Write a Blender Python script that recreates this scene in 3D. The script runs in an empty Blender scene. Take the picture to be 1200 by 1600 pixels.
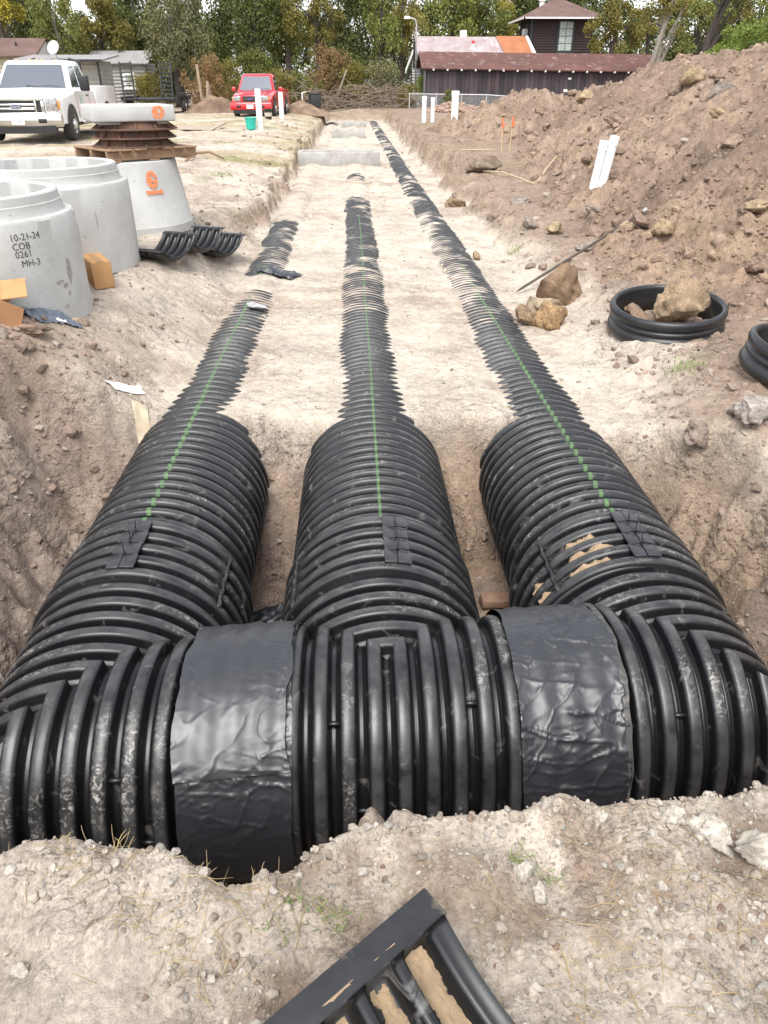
import bpy, bmesh, math, random
import numpy as np
from mathutils import Vector, Matrix
sc = bpy.context.scene
COL = sc.collection
R_ = math.radians
rng = np.random.default_rng(11)
random.seed(5)

# ------------------------------------------------------------------ camera
cam_d = bpy.data.cameras.new('camera')
cam = bpy.data.objects.new('camera', cam_d); COL.objects.link(cam)
cam.location = (0, 0, 1.45)
cam.rotation_euler = (R_(90 - 30.19), 0, R_(-2.28))
cam_d.sensor_fit = 'VERTICAL'; cam_d.sensor_height = 24.0; cam_d.lens = 24.0 * 1150 / 1600
cam_d.clip_start = 0.05; cam_d.clip_end = 900
sc.camera = cam
# ------------------------------------------------------------------ world, sun, exposure
SUN_EL, SUN_AZ = 60.0, -165.0          # azimuth from +Y towards +X: sun high, behind the left shoulder
w = bpy.data.worlds.new('World'); sc.world = w; w.use_nodes = True
nt = w.node_tree
bg = nt.nodes['Background']
sky = nt.nodes.new('ShaderNodeTexSky'); sky.sky_type = 'NISHITA'; sky.sun_disc = False
sky.sun_elevation = R_(SUN_EL); sky.sun_rotation = R_(SUN_AZ)
sky.air_density = 1.0; sky.dust_density = 1.5; sky.ozone_density = 1.0
hs = nt.nodes.new('ShaderNodeHueSaturation'); hs.inputs['Saturation'].default_value = 0.22
nt.links.new(sky.outputs[0], hs.inputs['Color'])
# broken cloud sheet over the whole dome
tc = nt.nodes.new('ShaderNodeTexCoord')
cn = nt.nodes.new('ShaderNodeTexNoise'); cn.inputs['Scale'].default_value = 2.2; cn.inputs['Detail'].default_value = 6
nt.links.new(tc.outputs['Generated'], cn.inputs['Vector'])
cr = nt.nodes.new('ShaderNodeMapRange'); cr.inputs[1].default_value = .3; cr.inputs[2].default_value = .7
cr.inputs[3].default_value = .8; cr.inputs[4].default_value = 1.25
nt.links.new(cn.outputs[0], cr.inputs[0])
mu = nt.nodes.new('ShaderNodeVectorMath'); mu.operation = 'SCALE'
nt.links.new(hs.outputs[0], mu.inputs[0]); nt.links.new(cr.outputs[0], mu.inputs['Scale'])
nt.links.new(mu.outputs[0], bg.inputs[0])
bg.inputs[1].default_value = 0.15
sd = bpy.data.lights.new('sun', 'SUN'); sd.energy = 1.5; sd.angle = R_(35); sd.color = (1, .965, .91)
so = bpy.data.objects.new('sun', sd); COL.objects.link(so)
_d = Vector((math.sin(R_(SUN_AZ)) * math.cos(R_(SUN_EL)), math.cos(R_(SUN_AZ)) * math.cos(R_(SUN_EL)), math.sin(R_(SUN_EL))))
so.rotation_euler = _d.to_track_quat('Z', 'Y').to_euler(); so.location = (-6, -4, 12)
sc.view_settings.view_transform = 'Standard'; sc.view_settings.look = 'None'
sc.view_settings.exposure = 1.27; sc.view_settings.gamma = 1.0
sc.view_settings.use_curve_mapping = False
sc.render.engine = 'CYCLES'
sc.render.resolution_x = 768; sc.render.resolution_y = 1024

# ------------------------------------------------------------------ object helpers
def link(name, me, mat=None, parent=None):
    o = bpy.data.objects.new(name, me); COL.objects.link(o)
    if mat is not None and me is not None: me.materials.append(mat)
    if parent is not None: o.parent = parent
    return o
def tag(o, label=None, cat=None, group=None, kind=None):
    if label: o['label'] = label
    if cat: o['category'] = cat
    if group: o['group'] = group
    if kind: o['kind'] = kind
    return o
def empty(name, loc=(0, 0, 0), rz=0.0, label=None, cat=None, group=None, rot=None):
    o = bpy.data.objects.new(name, None); COL.objects.link(o); o.empty_display_size = .1
    o.location = loc; o.rotation_euler = rot if rot else (0, 0, rz)
    return tag(o, label, cat, group)
def copy_tree(o, parent=None):
    c = o.copy(); COL.objects.link(c); c.parent = parent
    for ch in list(o.children): copy_tree(ch, c)
    return c
def mesh_np(name, V, F, smooth=True):
    """V (n,3), F (m,k) with one k for all faces"""
    me = bpy.data.meshes.new(name)
    V = np.asarray(V, np.float32); F = np.asarray(F, np.int32); m, k = F.shape
    me.vertices.add(len(V)); me.vertices.foreach_set('co', V.ravel())
    me.loops.add(m * k); me.loops.foreach_set('vertex_index', F.ravel())
    me.polygons.add(m)
    me.polygons.foreach_set('loop_start', np.arange(0, m * k, k, dtype=np.int32))
    me.polygons.foreach_set('loop_total', np.full(m, k, np.int32))
    me.update(calc_edges=True); me.validate()
    me.polygons.foreach_set('use_smooth', np.full(len(me.polygons), smooth))
    return me
def grid_faces(nr, nc, wrap=False):
    i = np.arange(nr - 1)[:, None]; j = np.arange(nc if wrap else nc - 1)[None, :]
    j2 = (j + 1) % nc
    return np.stack([i * nc + j, i * nc + j2, (i + 1) * nc + j2, (i + 1) * nc + j], -1).reshape(-1, 4)
class MB:
    """collects shapes, builds ONE mesh"""
    def __init__(s): s.v = []; s.f = []
    def add(s, v, f):
        n = len(s.v); s.v += [tuple(map(float, p)) for p in v]; s.f += [tuple(int(i) + n for i in q) for q in f]; return s
    def box(s, c, d, M=None, taper=1.0):
        x, y, z = d[0] / 2, d[1] / 2, d[2] / 2
        P = [(-x, -y, -z), (x, -y, -z), (x, y, -z), (-x, y, -z), (-x * taper, -y * taper, z), (x * taper, -y * taper, z), (x * taper, y * taper, z), (-x * taper, y * taper, z)]
        P = [Vector(p) for p in P]
        if M is not None: P = [M @ p for p in P]
        P = [p + Vector(c) for p in P]
        return s.add(P, [(3, 2, 1, 0), (4, 5, 6, 7), (0, 1, 5, 4), (1, 2, 6, 5), (2, 3, 7, 6), (3, 0, 4, 7)])
    def lathe(s, prof, c=(0, 0, 0), n=32, axis='Z', closed=False):
        V = []; F = []; k = len(prof)
        for i in range(n):
            a = 2 * math.pi * i / n
            for r, z in prof:
                q = (r * math.cos(a), r * math.sin(a), z)
                if axis == 'X': q = (q[2], q[0], q[1])
                elif axis == 'Y': q = (q[0], q[2], q[1])
                V.append((q[0] + c[0], q[1] + c[1], q[2] + c[2]))
        for i in range(n):
            for j in range(k if closed else k - 1):
                a, b = i * k + j, ((i + 1) % n) * k + j
                a2, b2 = i * k + (j + 1) % k, ((i + 1) % n) * k + (j + 1) % k
                F.append((a, b, b2, a2) if axis != 'Y' else (a2, b2, b, a))
        return s.add(V, F)
    def tube(s, pts, rad, n=8, cap=True):
        pts = [Vector(p) for p in pts]; m = len(pts)
        rs = rad if hasattr(rad, '__len__') else [rad] * m
        V = []; F = []; up = None
        for i, p in enumerate(pts):
            t = (pts[min(i + 1, m - 1)] - pts[max(i - 1, 0)]).normalized()
            if up is None:
                up = Vector((0, 0, 1)) if abs(t.z) < .9 else Vector((1, 0, 0))
            b = t.cross(up).normalized(); up = b.cross(t).normalized()
            for j in range(n):
                a = 2 * math.pi * j / n
                V.append(p + (b * math.cos(a) + up * math.sin(a)) * rs[i])
        for i in range(m - 1):
            for j in range(n):
                F.append((i * n + j, i * n + (j + 1) % n, (i + 1) * n + (j + 1) % n, (i + 1) * n + j))
        if cap:
            F.append(tuple(range(n))[::-1]); F.append(tuple((m - 1) * n + j for j in range(n)))
        return s.add(V, F)
    def prism(s, poly, d0, d1, axis='Y'):
        """poly in the plane across axis, extruded d0..d1"""
        n = len(poly); V = []
        for d in (d0, d1):
            for a, b in poly:
                V.append({'Y': (a, d, b), 'X': (d, a, b), 'Z': (a, b, d)}[axis])
        F = [tuple(range(n))[::-1], tuple(range(n, 2 * n))] + [(i, (i + 1) % n, n + (i + 1) % n, n + i) for i in range(n)]
        return s.add(V, F)
    def build(s, name, mat=None, parent=None, smooth=False, bevel=0.0, seg=2, loc=None, rot=None, auto=None):
        me = bpy.data.meshes.new(name)
        me.from_pydata(s.v, [], s.f); me.update()
        bm = bmesh.new(); bm.from_mesh(me)
        bmesh.ops.recalc_face_normals(bm, faces=bm.faces)
        if bevel > 0:
            es = [e for e in bm.edges if len(e.link_faces) == 2 and e.calc_face_angle(0) > .5]
            bmesh.ops.bevel(bm, geom=es, offset=bevel, segments=seg, affect='EDGES', profile=.5)
        if auto:
            for e in bm.edges:
                if len(e.link_faces) == 2 and e.calc_face_angle(0) > auto: e.smooth = False
            smooth = True
        bm.to_mesh(me); bm.free()
        if smooth or bevel > 0: me.polygons.foreach_set('use_smooth', [True] * len(me.polygons))
        o = link(name, me, mat, parent)
        if loc: o.location = loc
        if rot: o.rotation_euler = rot
        return o

# ------------------------------------------------------------------ materials
MATS = {}
def pmat(name, c1, c2=None, scale=4.0, lo=.35, hi=.65, rough=.8, metal=0.0, bump=0.0, bscale=30.0, spec=.5, c3=None, s3=1.0, lo3=.5, hi3=.7,
         attr=None, coat=0.0, objvar=0.0, trans=0.0, emit=None, stretch=(1, 1, 1), bdist=.01, r2=None, var=None, wear=False):
    m = bpy.data.materials.new(name); m.use_nodes = True; MATS[name] = m
    n = m.node_tree.nodes; L = m.node_tree.links; b = n['Principled BSDF']
    def mx(a, bb, f):
        q = n.new('ShaderNodeMix'); q.data_type = 'RGBA'
        for s, v in ((6, a), (7, bb)):
            if isinstance(v, tuple): q.inputs[s].default_value = (*v, 1)
            else: L.new(v, q.inputs[s])
        if isinstance(f, float): q.inputs[0].default_value = f
        else: L.new(f, q.inputs[0])
        return q.outputs[2]
    geo = n.new('ShaderNodeNewGeometry')
    vec = geo.outputs['Position']
    if stretch != (1, 1, 1):
        vm = n.new('ShaderNodeVectorMath'); vm.operation = 'MULTIPLY'; vm.inputs[1].default_value = stretch
        L.new(vec, vm.inputs[0]); vec = vm.outputs[0]
    def noise(s, lo, hi, det=6.0, dist=0.0):
        q = n.new('ShaderNodeTexNoise'); q.inputs['Scale'].default_value = s; q.inputs['Detail'].default_value = det
        q.inputs['Roughness'].default_value = .62; q.inputs['Distortion'].default_value = dist
        L.new(vec, q.inputs['Vector'])
        r = n.new('ShaderNodeMapRange'); r.inputs[1].default_value = lo; r.inputs[2].default_value = hi
        L.new(q.outputs[0], r.inputs[0]); return r.outputs[0]
    col = c1
    if attr:
        a = n.new('ShaderNodeAttribute'); a.attribute_name = attr; col = a.outputs['Color']
    if c2 is not None: col = mx(col, c2, noise(scale, lo, hi))
    if var:                                     # brightness grain: (scale, low, high)
        for vs, vl, vh in var:
            q = n.new('ShaderNodeVectorMath'); q.operation = 'SCALE'
            if isinstance(col, tuple): q.inputs[0].default_value = col
            else: L.new(col, q.inputs[0])
            r = n.new('ShaderNodeMapRange'); r.inputs[1].default_value = .3; r.inputs[2].default_value = .7; r.inputs[3].default_value = vl; r.inputs[4].default_value = vh
            t = n.new('ShaderNodeTexNoise'); t.inputs['Scale'].default_value = vs; t.inputs['Detail'].default_value = 5; t.inputs['Roughness'].default_value = .65
            L.new(vec, t.inputs['Vector']); L.new(t.outputs[0], r.inputs[0]); L.new(r.outputs[0], q.inputs['Scale']); col = q.outputs[0]
    if wear:                                    # chalky scuffing on the rib crests
        wa = n.new('ShaderNodeAttribute'); wa.attribute_name = 'wear'
        wm = n.new('ShaderNodeMath'); wm.operation = 'MULTIPLY'; L.new(wa.outputs['Fac'], wm.inputs[0]); L.new(noise(9, .3, .75), wm.inputs[1])
        col = mx(col, (.07, .069, .069), wm.outputs[0])
        def mul(a, b2):
            q = n.new('ShaderNodeMath'); q.operation = 'MULTIPLY'; L.new(a, q.inputs[0]); L.new(b2, q.inputs[1]); return q.outputs[0]
        col = mx(col, (.42, .40, .37), mul(mul(wa.outputs['Fac'], noise(48, .50, .66, 7.0, 1.2)), noise(2.6, .52, .70, 4.0)))
    if c3 is not None:
        f3 = noise(s3, lo3, hi3, 8.0, .6); col = mx(col, c3, f3)
    if objvar:
        oi = n.new('ShaderNodeObjectInfo'); h = n.new('ShaderNodeHueSaturation')
        r = n.new('ShaderNodeMapRange'); r.inputs[3].default_value = 1 - objvar; r.inputs[4].default_value = 1 + objvar
        L.new(oi.outputs['Random'], r.inputs[0]); L.new(r.outputs[0], h.inputs['Value'])
        if isinstance(col, tuple): h.inputs['Color'].default_value = (*col, 1)
        else: L.new(col, h.inputs['Color'])
        col = h.outputs[0]
    if isinstance(col, tuple): b.inputs['Base Color'].default_value = (*col, 1)
    else: L.new(col, b.inputs['Base Color'])
    b.inputs['Roughness'].default_value = rough
    if r2 is not None:
        r = n.new('ShaderNodeMapRange'); r.inputs[3].default_value = rough; r.inputs[4].default_value = r2
        L.new(noise(scale * 1.7, .3, .7), r.inputs[0]); L.new(r.outputs[0], b.inputs['Roughness'])
    b.inputs['Metallic'].default_value = metal; b.inputs['Specular IOR Level'].default_value = spec
    b.inputs['Coat Weight'].default_value = coat; b.inputs['Coat Roughness'].default_value = .06
    if trans: b.inputs['Transmission Weight'].default_value = trans
    if emit: b.inputs['Emission Color'].default_value = (*emit, 1); b.inputs['Emission Strength'].default_value = 1
    if bump:
        h = n.new('ShaderNodeTexNoise'); h.inputs['Scale'].default_value = bscale; h.inputs['Detail'].default_value = 8; h.inputs['Roughness'].default_value = .7
        L.new(vec, h.inputs['Vector'])
        bp = n.new('ShaderNodeBump'); bp.inputs['Strength'].default_value = bump; bp.inputs['Distance'].default_value = bdist
        L.new(h.outputs[0], bp.inputs['Height']); L.new(bp.outputs[0], b.inputs['Normal'])
    return m
M_SOIL = pmat('soil', (.3, .25, .2), attr='soil', var=[(3.0, .82, 1.15), (14, .78, 1.18), (70, .72, 1.2)], rough=1.0, spec=.1, bump=.9, bscale=55, bdist=.02)
def crumbs(m, scales):
    n = m.node_tree.nodes; L = m.node_tree.links; b = n['Principled BSDF']; geo = n.new('ShaderNodeNewGeometry'); prev = b.inputs['Normal'].links[0].from_socket
    wn = n.new('ShaderNodeTexNoise'); wn.inputs['Scale'].default_value = 6; wn.inputs['Detail'].default_value = 3; L.new(geo.outputs['Position'], wn.inputs['Vector'])
    mg = n.new('ShaderNodeMix'); mg.data_type = 'VECTOR'; mg.inputs[0].default_value = .06; L.new(geo.outputs['Position'], mg.inputs[4]); L.new(wn.outputs['Color'], mg.inputs[5])
    pn = n.new('ShaderNodeTexNoise'); pn.inputs['Scale'].default_value = 2.3; pn.inputs['Detail'].default_value = 4; L.new(geo.outputs['Position'], pn.inputs['Vector'])
    mr = n.new('ShaderNodeMapRange'); mr.inputs[1].default_value = .4; mr.inputs[2].default_value = .62; mr.inputs[3].default_value = .12; mr.inputs[4].default_value = .95; L.new(pn.outputs[0], mr.inputs[0])
    for sc_, dist in scales:
        v = n.new('ShaderNodeTexVoronoi'); v.inputs['Scale'].default_value = sc_; v.inputs['Randomness'].default_value = 1; L.new(mg.outputs[1], v.inputs['Vector'])
        bp = n.new('ShaderNodeBump'); bp.invert = True; L.new(mr.outputs[0], bp.inputs['Strength']); bp.inputs['Distance'].default_value = dist
        L.new(v.outputs['Distance'], bp.inputs['Height']); L.new(prev, bp.inputs['Normal']); prev = bp.outputs[0]
    L.new(prev, b.inputs['Normal'])
crumbs(M_SOIL, [(110, .006), (34, .014), (13, .03)])
M_HDPE = pmat('black_corrugated_plastic', (.0055, .006, .0072), (.012, .012, .013), 3.0, .4, .75, rough=.27, r2=.44, wear=True, c3=(.19, .18, .17), s3=13, lo3=.60, hi3=.80, bump=.12, bscale=60, bdist=.004)
M_FILM = pmat('black_plastic_film', (.0135, .0145, .019), (.022, .023, .028), 6, .35, .7, rough=.37, r2=.5, spec=.85, bump=.1, bscale=30, bdist=.003, c3=(.12, .115, .11), s3=5, lo3=.68, hi3=.9)
M_GREEN = pmat('green_stripe_paint', (.075, .15, .055), (.03, .05, .025), 45, .4, .75, rough=.55)

# ------------------------------------------------------------------ noise and terrain
#TERRAIN-BEGIN
def _hash(ix, iy, seed):
    h = (ix.astype(np.int64) * 374761393 + iy.astype(np.int64) * 668265263 + seed * 974634777) & 0xffffffff
    h = ((h ^ (h >> 13)) * 1274126177) & 0xffffffff
    return ((h ^ (h >> 16)) & 0xffffff) / float(0xffffff)
def vnoise(x, y, seed=0):
    x = np.asarray(x, float); y = np.asarray(y, float)
    x = x * .8 + y * .6 + 31.7; y2 = y * .8 - (x - 31.7 - y * .6) / .8 * .6 + 17.3; y = y2
    ix = np.floor(x); iy = np.floor(y); fx = x - ix; fy = y - iy
    ux = fx * fx * fx * (fx * (fx * 6 - 15) + 10); uy = fy * fy * fy * (fy * (fy * 6 - 15) + 10)
    a = _hash(ix, iy, seed); b = _hash(ix + 1, iy, seed); c = _hash(ix, iy + 1, seed); d = _hash(ix + 1, iy + 1, seed)
    return (a * (1 - ux) + b * ux) * (1 - uy) + (c * (1 - ux) + d * ux) * uy - .5
def fbm(x, y, s, o=4, seed=0, g=.5):
    t = 0; a = 1.0
    for k in range(o):
        t = t + a * vnoise(np.asarray(x) * s, np.asarray(y) * s, seed + k); s *= 2.03; a *= g
    return t
def billow(x, y, s, o=3, seed=0):
    t = 0; a = 1.0
    for k in range(o):
        t = t + a * (np.abs(vnoise(np.asarray(x) * s, np.asarray(y) * s, seed + k)) * 2); s *= 2.1; a *= .5
    return t
def sst(a, b, x):
    t = np.clip((np.asarray(x, float) - a) / (b - a), 0, 1); return t * t * (3 - 2 * t)
PX = (-1.025, .095, 1.245)      # the three pipe runs
RP, CROWN = .457, -.37          # outer radius and crown level
PIT = np.array([(-2.15, 1.03), (-1.1, 1.0), (-.62, 1.04), (-.42, 1.01), (-.29, .93), (-.17, .97), (.02, 1.08), (.25, 1.10), (.7, 1.11), (1.3, 1.11), (2.05, 1.15),
                (2.42, 2.2), (2.32, 3.0), (2.2, 3.7), (1.75, 4.2), (1.0, 4.42), (.6, 4.5), (-.3, 4.45), (-.75, 4.5), (-1.5, 4.5), (-2.1, 4.45), (-2.35, 3.6), (-2.4, 2.4)])
def poly_sd(X, Y, P):
    """positive inside"""
    d = np.full(X.shape, 1e9); ins = np.zeros(X.shape, bool)
    n = len(P)
    for i in range(n):
        ax, ay = P[i]; bx, by = P[(i + 1) % n]
        ex, ey = bx - ax, by - ay
        t = np.clip(((X - ax) * ex + (Y - ay) * ey) / (ex * ex + ey * ey), 0, 1)
        d = np.minimum(d, np.hypot(X - ax - t * ex, Y - ay - t * ey))
        c = ((ay > Y) != (by > Y)) & (X < (bx - ax) * (Y - ay) / (by - ay + 1e-12) + ax)
        ins ^= c
    return np.where(ins, d, -d)
def vis_profile(k, Y):
    """how far each crown stands out of the sand: 1 = clear, below 0 = covered"""
    if k == 0: v = 1.0 - .3 * sst(6.2, 7.2, Y) - .75 * sst(7.6, 7.9, Y) * (1 - sst(8.3, 8.6, Y)) - 1.6 * sst(12.0, 12.8, Y)
    elif k == 1: v = 1.0 - .3 * sst(7, 8, Y) - .4 * sst(8.0, 8.3, Y) * (1 - sst(8.6, 9.0, Y)) - .15 * sst(9, 13, Y) - .95 * sst(14.5, 15.8, Y) + .6 * sst(17, 17.6, Y) * (1 - sst(18.8, 19.6, Y))
    else: v = .9 + .0 * Y - .5 * sst(9, 15, Y) - .1 * sst(20, 30, Y)
    return v
def grade(X, Y):
    return .15 * sst(3, 30, Y)
def ground_h(X, Y, detail=True):
    X = np.asarray(X, float); Y = np.asarray(Y, float)
    g = grade(X, Y)
    jag = fbm(X, Y, 1.3, 4, 3) * .35
    far = sst(9, 13, Y)
    # banks of the trench
    lb = -1.50 - .68 * (1 - far) + jag * (.35 + .2 * (1 - far)) + fbm(X, Y, 3.3, 4, 13, .6) * .22 * far
    lw = .16 + .95 * (1 - far)
    tl = 1 - sst(lb, lb + lw, X)                 # 1 on the left grade
    rb = 1.72 + .25 * sst(5, 9, Y) - .1 * far + jag * .6 + fbm(X, Y, 2.7, 4, 17, .6) * .3
    rw = .5 + .3 * (1 - far)
    tr = sst(rb, rb + rw, X)
    end = sst(47.5, 50, Y + jag * 2)
    up = np.clip(np.maximum(np.maximum(np.maximum(tl, tr), end), 1 - sst(1.7, 2.6, Y)), 0, 1)
    g = g - .20 * np.exp(-((X + 1.4) / 1.1) ** 2) * far * (X < 0)
    rgrade = g - .22 * (1 - sst(3.0, 4.5, X)) * (1 - sst(12, 20, Y)) * (X > 0) * sst(1.7, 2.6, Y)
    # a low heap of spoil left of the pit
    heap = .16 * np.exp(-(((X + 2.25) / .5) ** 2 + ((Y - 4.7) / .5) ** 2)) + .3 * np.exp(-(((X + 2.9) / .5) ** 2 + ((Y - 4.3) / .8) ** 2))
    floor = CROWN - .056 + fbm(X, Y, 3.0, 3, 34) * .030
    for k, px in enumerate(PX):
        dx = np.abs(X - px); v = vis_profile(k, Y) + fbm(X, Y, 2.2, 3, 40 + k * 5) * (.55 + .3 * sst(6, 12, Y) - .5 * sst(12, 17, Y) * (k == 2))
        op = sst(-.1, .45, v)
        # a film of sand follows the crown and lies in the corrugations
        film = CROWN - (RP - np.sqrt(np.maximum(RP * RP - dx * dx, .02))) - (.058 - .047 * sst(4.75, 7.2, Y) + fbm(X, Y, 5, 3, 58 + k) * .017) * op + .014 * (1 - op)
        floor = np.maximum(floor, np.where(dx < .34, film, -9))
    z = floor * (1 - up) + np.where(X < 0, g, rgrade) * up + heap
    # pit
    sdv = np.full(X.shape, -9.0)
    mk = (Y < 6.5) & (np.abs(X) < 4)
    if mk.any():
        nn = fbm(X[mk], Y[mk], 2.4, 4, 60) * .16 + fbm(X[mk], Y[mk], 7, 3, 66) * .05
        nn = nn * (.3 + .7 * sst(1.4, 1.9, Y[mk]))
        sdv[mk] = poly_sd(X[mk], Y[mk], PIT) + nn
    steep = 1.75 + 1.6 * (1 - sst(1.2, 1.7, Y)) 
    pz = z - np.maximum(sdv, 0) * steep - .10 * sst(0, .12, sdv) * sst(1.3, 1.6, Y)
    fl = -1.315 + fbm(X, Y, 5, 3, 77) * .05
    k = .12
    zz = np.where(sdv > 0, np.maximum(pz, fl), z)
    h = np.clip(.5 + .5 * (pz - fl) / k, 0, 1)
    zz = np.where(sdv > 0, fl * (1 - h) + pz * h + k * h * (1 - h), z)
    if detail:
        rough = .010 + .02 * up + .045 * sst(.02, .25, sdv) * (zz > -1.24) + .01 * sst(.02, .25, sdv)
        sandy = (1 - up) * (sdv < 0)
        zz = zz + fbm(X, Y, 2.2, 3, 90) * .05 * up + fbm(X, Y, 8, 4, 95, .6) * rough * (1 - .45 * sandy)
        zz = zz - (billow(X, Y, 5.5, 3, 120) - .5) * .05 * sst(.0, .2, sdv) * (zz > -1.25)
        # lumpy lip of the near bank
        nb = (Y < 1.6) & (sdv < .1)
        zz = zz + np.where(nb, (fbm(X, Y, 6, 4, 131) * .045 + .05 * sst(-.22, -.02, sdv) * (fbm(X, Y, 9, 2, 133) + .35)), 0)
    return zz, up, sdv
def mound_h(X, Y):
    """spoil heap on the right; far below grade outside its foot"""
    X = np.asarray(X, float); Y = np.asarray(Y, float)
    foot = np.interp(Y, [3.0, 4.5, 6.0, 7.5, 10, 16, 22, 33], [4.6, 3.45, 3.2, 2.75, 2.75, 3.2, 3.35, 3.8]) + fbm(X, Y, .5, 3, 201) * .6 * sst(5, 9, Y)
    crest = 2.75 - .45 * sst(15, 21, Y) - 1.75 * sst(22, 31, Y) - .25 * (1 - sst(5, 9, Y))
    crest = crest + fbm(X, Y, .8, 3, 210) * .35
    s = (X - foot) * (.44 - .05 * sst(10, 20, Y))
    k = .35
    h = np.clip(.5 + .5 * (crest - s) / k, 0, 1)
    z = crest * (1 - h) + s * h - k * h * (1 - h)
    z2 = 1.55 - np.hypot((X - 5.7) / 1.0, (Y - 26.0) / 1.6) * .42 + fbm(X, Y, .9, 3, 215) * .3
    z = np.maximum(z, z2) - .15
    z = np.where(z < .0, z * 1.6, z)
    d = sst(-.3, .25, z)
    z = z + d * (fbm(X, Y, 1.6, 4, 220) * .22 - (billow(X, Y, 3.2, 3, 230) - .5) * .16 - (billow(X, Y, 7, 3, 236) - .5) * .12)
    return z + .0
def top_h(X, Y):
    X = np.atleast_1d(np.asarray(X, float)); Y = np.atleast_1d(np.asarray(Y, float))
    return np.maximum(ground_h(X, Y)[0], np.where(X > 2, mound_h(X, Y), -9))
#TERRAIN-END
def axis(segs):
    """segs: (start, end, step at start, step at end)"""
    out = []
    for a, b, s0, s1 in segs:
        x = a
        while x < b - 1e-6:
            out.append(x); t = (x - a) / (b - a); x += s0 * (s1 / s0) ** t
    out.append(segs[-1][1]); return np.array(out)
def wear_attr(me, W):
    a = me.attributes.new('wear', 'FLOAT', 'POINT'); a.data.foreach_set('value', np.clip(W, 0, 1).astype(np.float32))
def soil_attr(me, C):
    ca = me.color_attributes.new('soil', 'FLOAT_COLOR', 'POINT')
    ca.data.foreach_set('color', np.concatenate([C, np.ones((len(C), 1))], 1).astype(np.float32).ravel())
def lerpc(a, b, t): return a * (1 - t[:, None]) + np.array(b)[None, :] * t[:, None]
SAND = (.53, .46, .385); BROWN = (.265, .19, .143); PITC = (.30, .23, .185); BANK = (.475, .405, .34); STRAW = (.40, .33, .22)
def ground():
    xs = np.concatenate([-axis([(2.6, 12, .03, .6), (12, 400, 1.5, 120)])[::-1], axis([(-2.6, 2.6, .02, .02)])[1:-1], axis([(2.6, 12, .03, .6), (12, 400, 1.5, 120)])])
    ys = np.concatenate([axis([(-200, -2, 60, 2), (-2, .3, .5, .1)])[:-1], axis([(.3, 1.7, .014, .014), (1.7, 6, .021, .024), (6, 14, .026, .065), (14, 52, .065, .4), (52, 600, 1.5, 150)])])
    X, Y = np.meshgrid(xs, ys); nr, nc = X.shape; X = X.ravel(); Y = Y.ravel()
    z, up, sdv = ground_h(X, Y)
    me = mesh_np('ground', np.stack([X, Y, z], 1), grid_faces(nr, nc))
    n1 = fbm(X, Y, .9, 5, 300, .6); n2 = fbm(X, Y, 3.5, 4, 310, .6); n3 = fbm(X, Y, .35, 3, 320)
    C = np.tile(np.array(SAND), (len(X), 1))
    # left grade: pale fines with brown earth and straw further out
    gl = np.clip(.35 + 1.1 * n1 + .5 * n2, 0, 1) * up * (1 - .65 * sst(4.9, 5.6, Y) * (1 - sst(10, 13, Y)))
    C = lerpc(C, (.37, .285, .225), gl * .8)
    C = lerpc(C, (.50, .42, .32), sst(.0, .3, n3 + .3 * n2) * up * .6)
    C = lerpc(C, STRAW, sst(.05, .35, fbm(X, Y, .6, 4, 330) + .12 * sst(12, 25, Y)) * up * sst(9, 14, Y) * .9)
    C = lerpc(C, (.17, .19, .07), sst(.22, .4, fbm(X, Y, .8, 4, 336)) * up * sst(7, 10, Y) * .55)
    C = lerpc(C, (.24, .18, .13), sst(44, 52, Y) * .8)
    # right grade
    C = lerpc(C, BROWN, np.where(X > 0, up, 0) * sst(-.35, .2, n1 + .9 * (X - 1.95) + .35 * sst(7, 9, Y)) * .85)
    C = lerpc(C, (.38, .30, .24), (1 - up) * sst(.0, .32, n1 + .5 * n2) * .7)
    C = lerpc(C, (.60, .53, .44), (1 - up) * sst(.05, .4, n3 * .8 + n2) * .6)
    bank = up * (1 - up) * 4
    C = lerpc(C, (.27, .20, .145), bank * sst(9, 12, Y) * .85)
    # spoil by the left edge of the pit
    C = lerpc(C, (.26, .19, .145), np.clip(np.exp(-(((X + 2.5) / .75) ** 2 + ((Y - 4.3) / .75) ** 2)) * 1.3, 0, 1) * .85)
    # pit sides and floor
    inp = sst(-.05, .18, sdv)
    C = lerpc(C, PITC, inp)
    C = lerpc(C, (.235, .17, .135), inp * sst(.0, .35, n1 + .4 * n2) * .8)
    C = lerpc(C, (.345, .28, .235), inp * sst(.12, .4, -n1 + .5 * n2) * .7)
    C = lerpc(C, (.36, .26, .175), inp * sst(.18, .42, n3 + .6 * n2) * .6)
    # near bank
    nb = 1 - sst(1.25, 1.5, Y)
    nbf = nb * (1 - inp)
    C = lerpc(C, BANK, nbf)
    C = lerpc(C, (.56, .485, .40), nbf * sst(-.05, .3, n1 + .4 * n2 - .25 * X))
    C = lerpc(C, (.34, .265, .205), nbf * sst(.1, .4, n2 + .35 * X))
    soil_attr(me, np.clip(C, .02, .8))
    tag(link('ground', me, M_SOIL), kind='structure')
ground()
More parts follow.
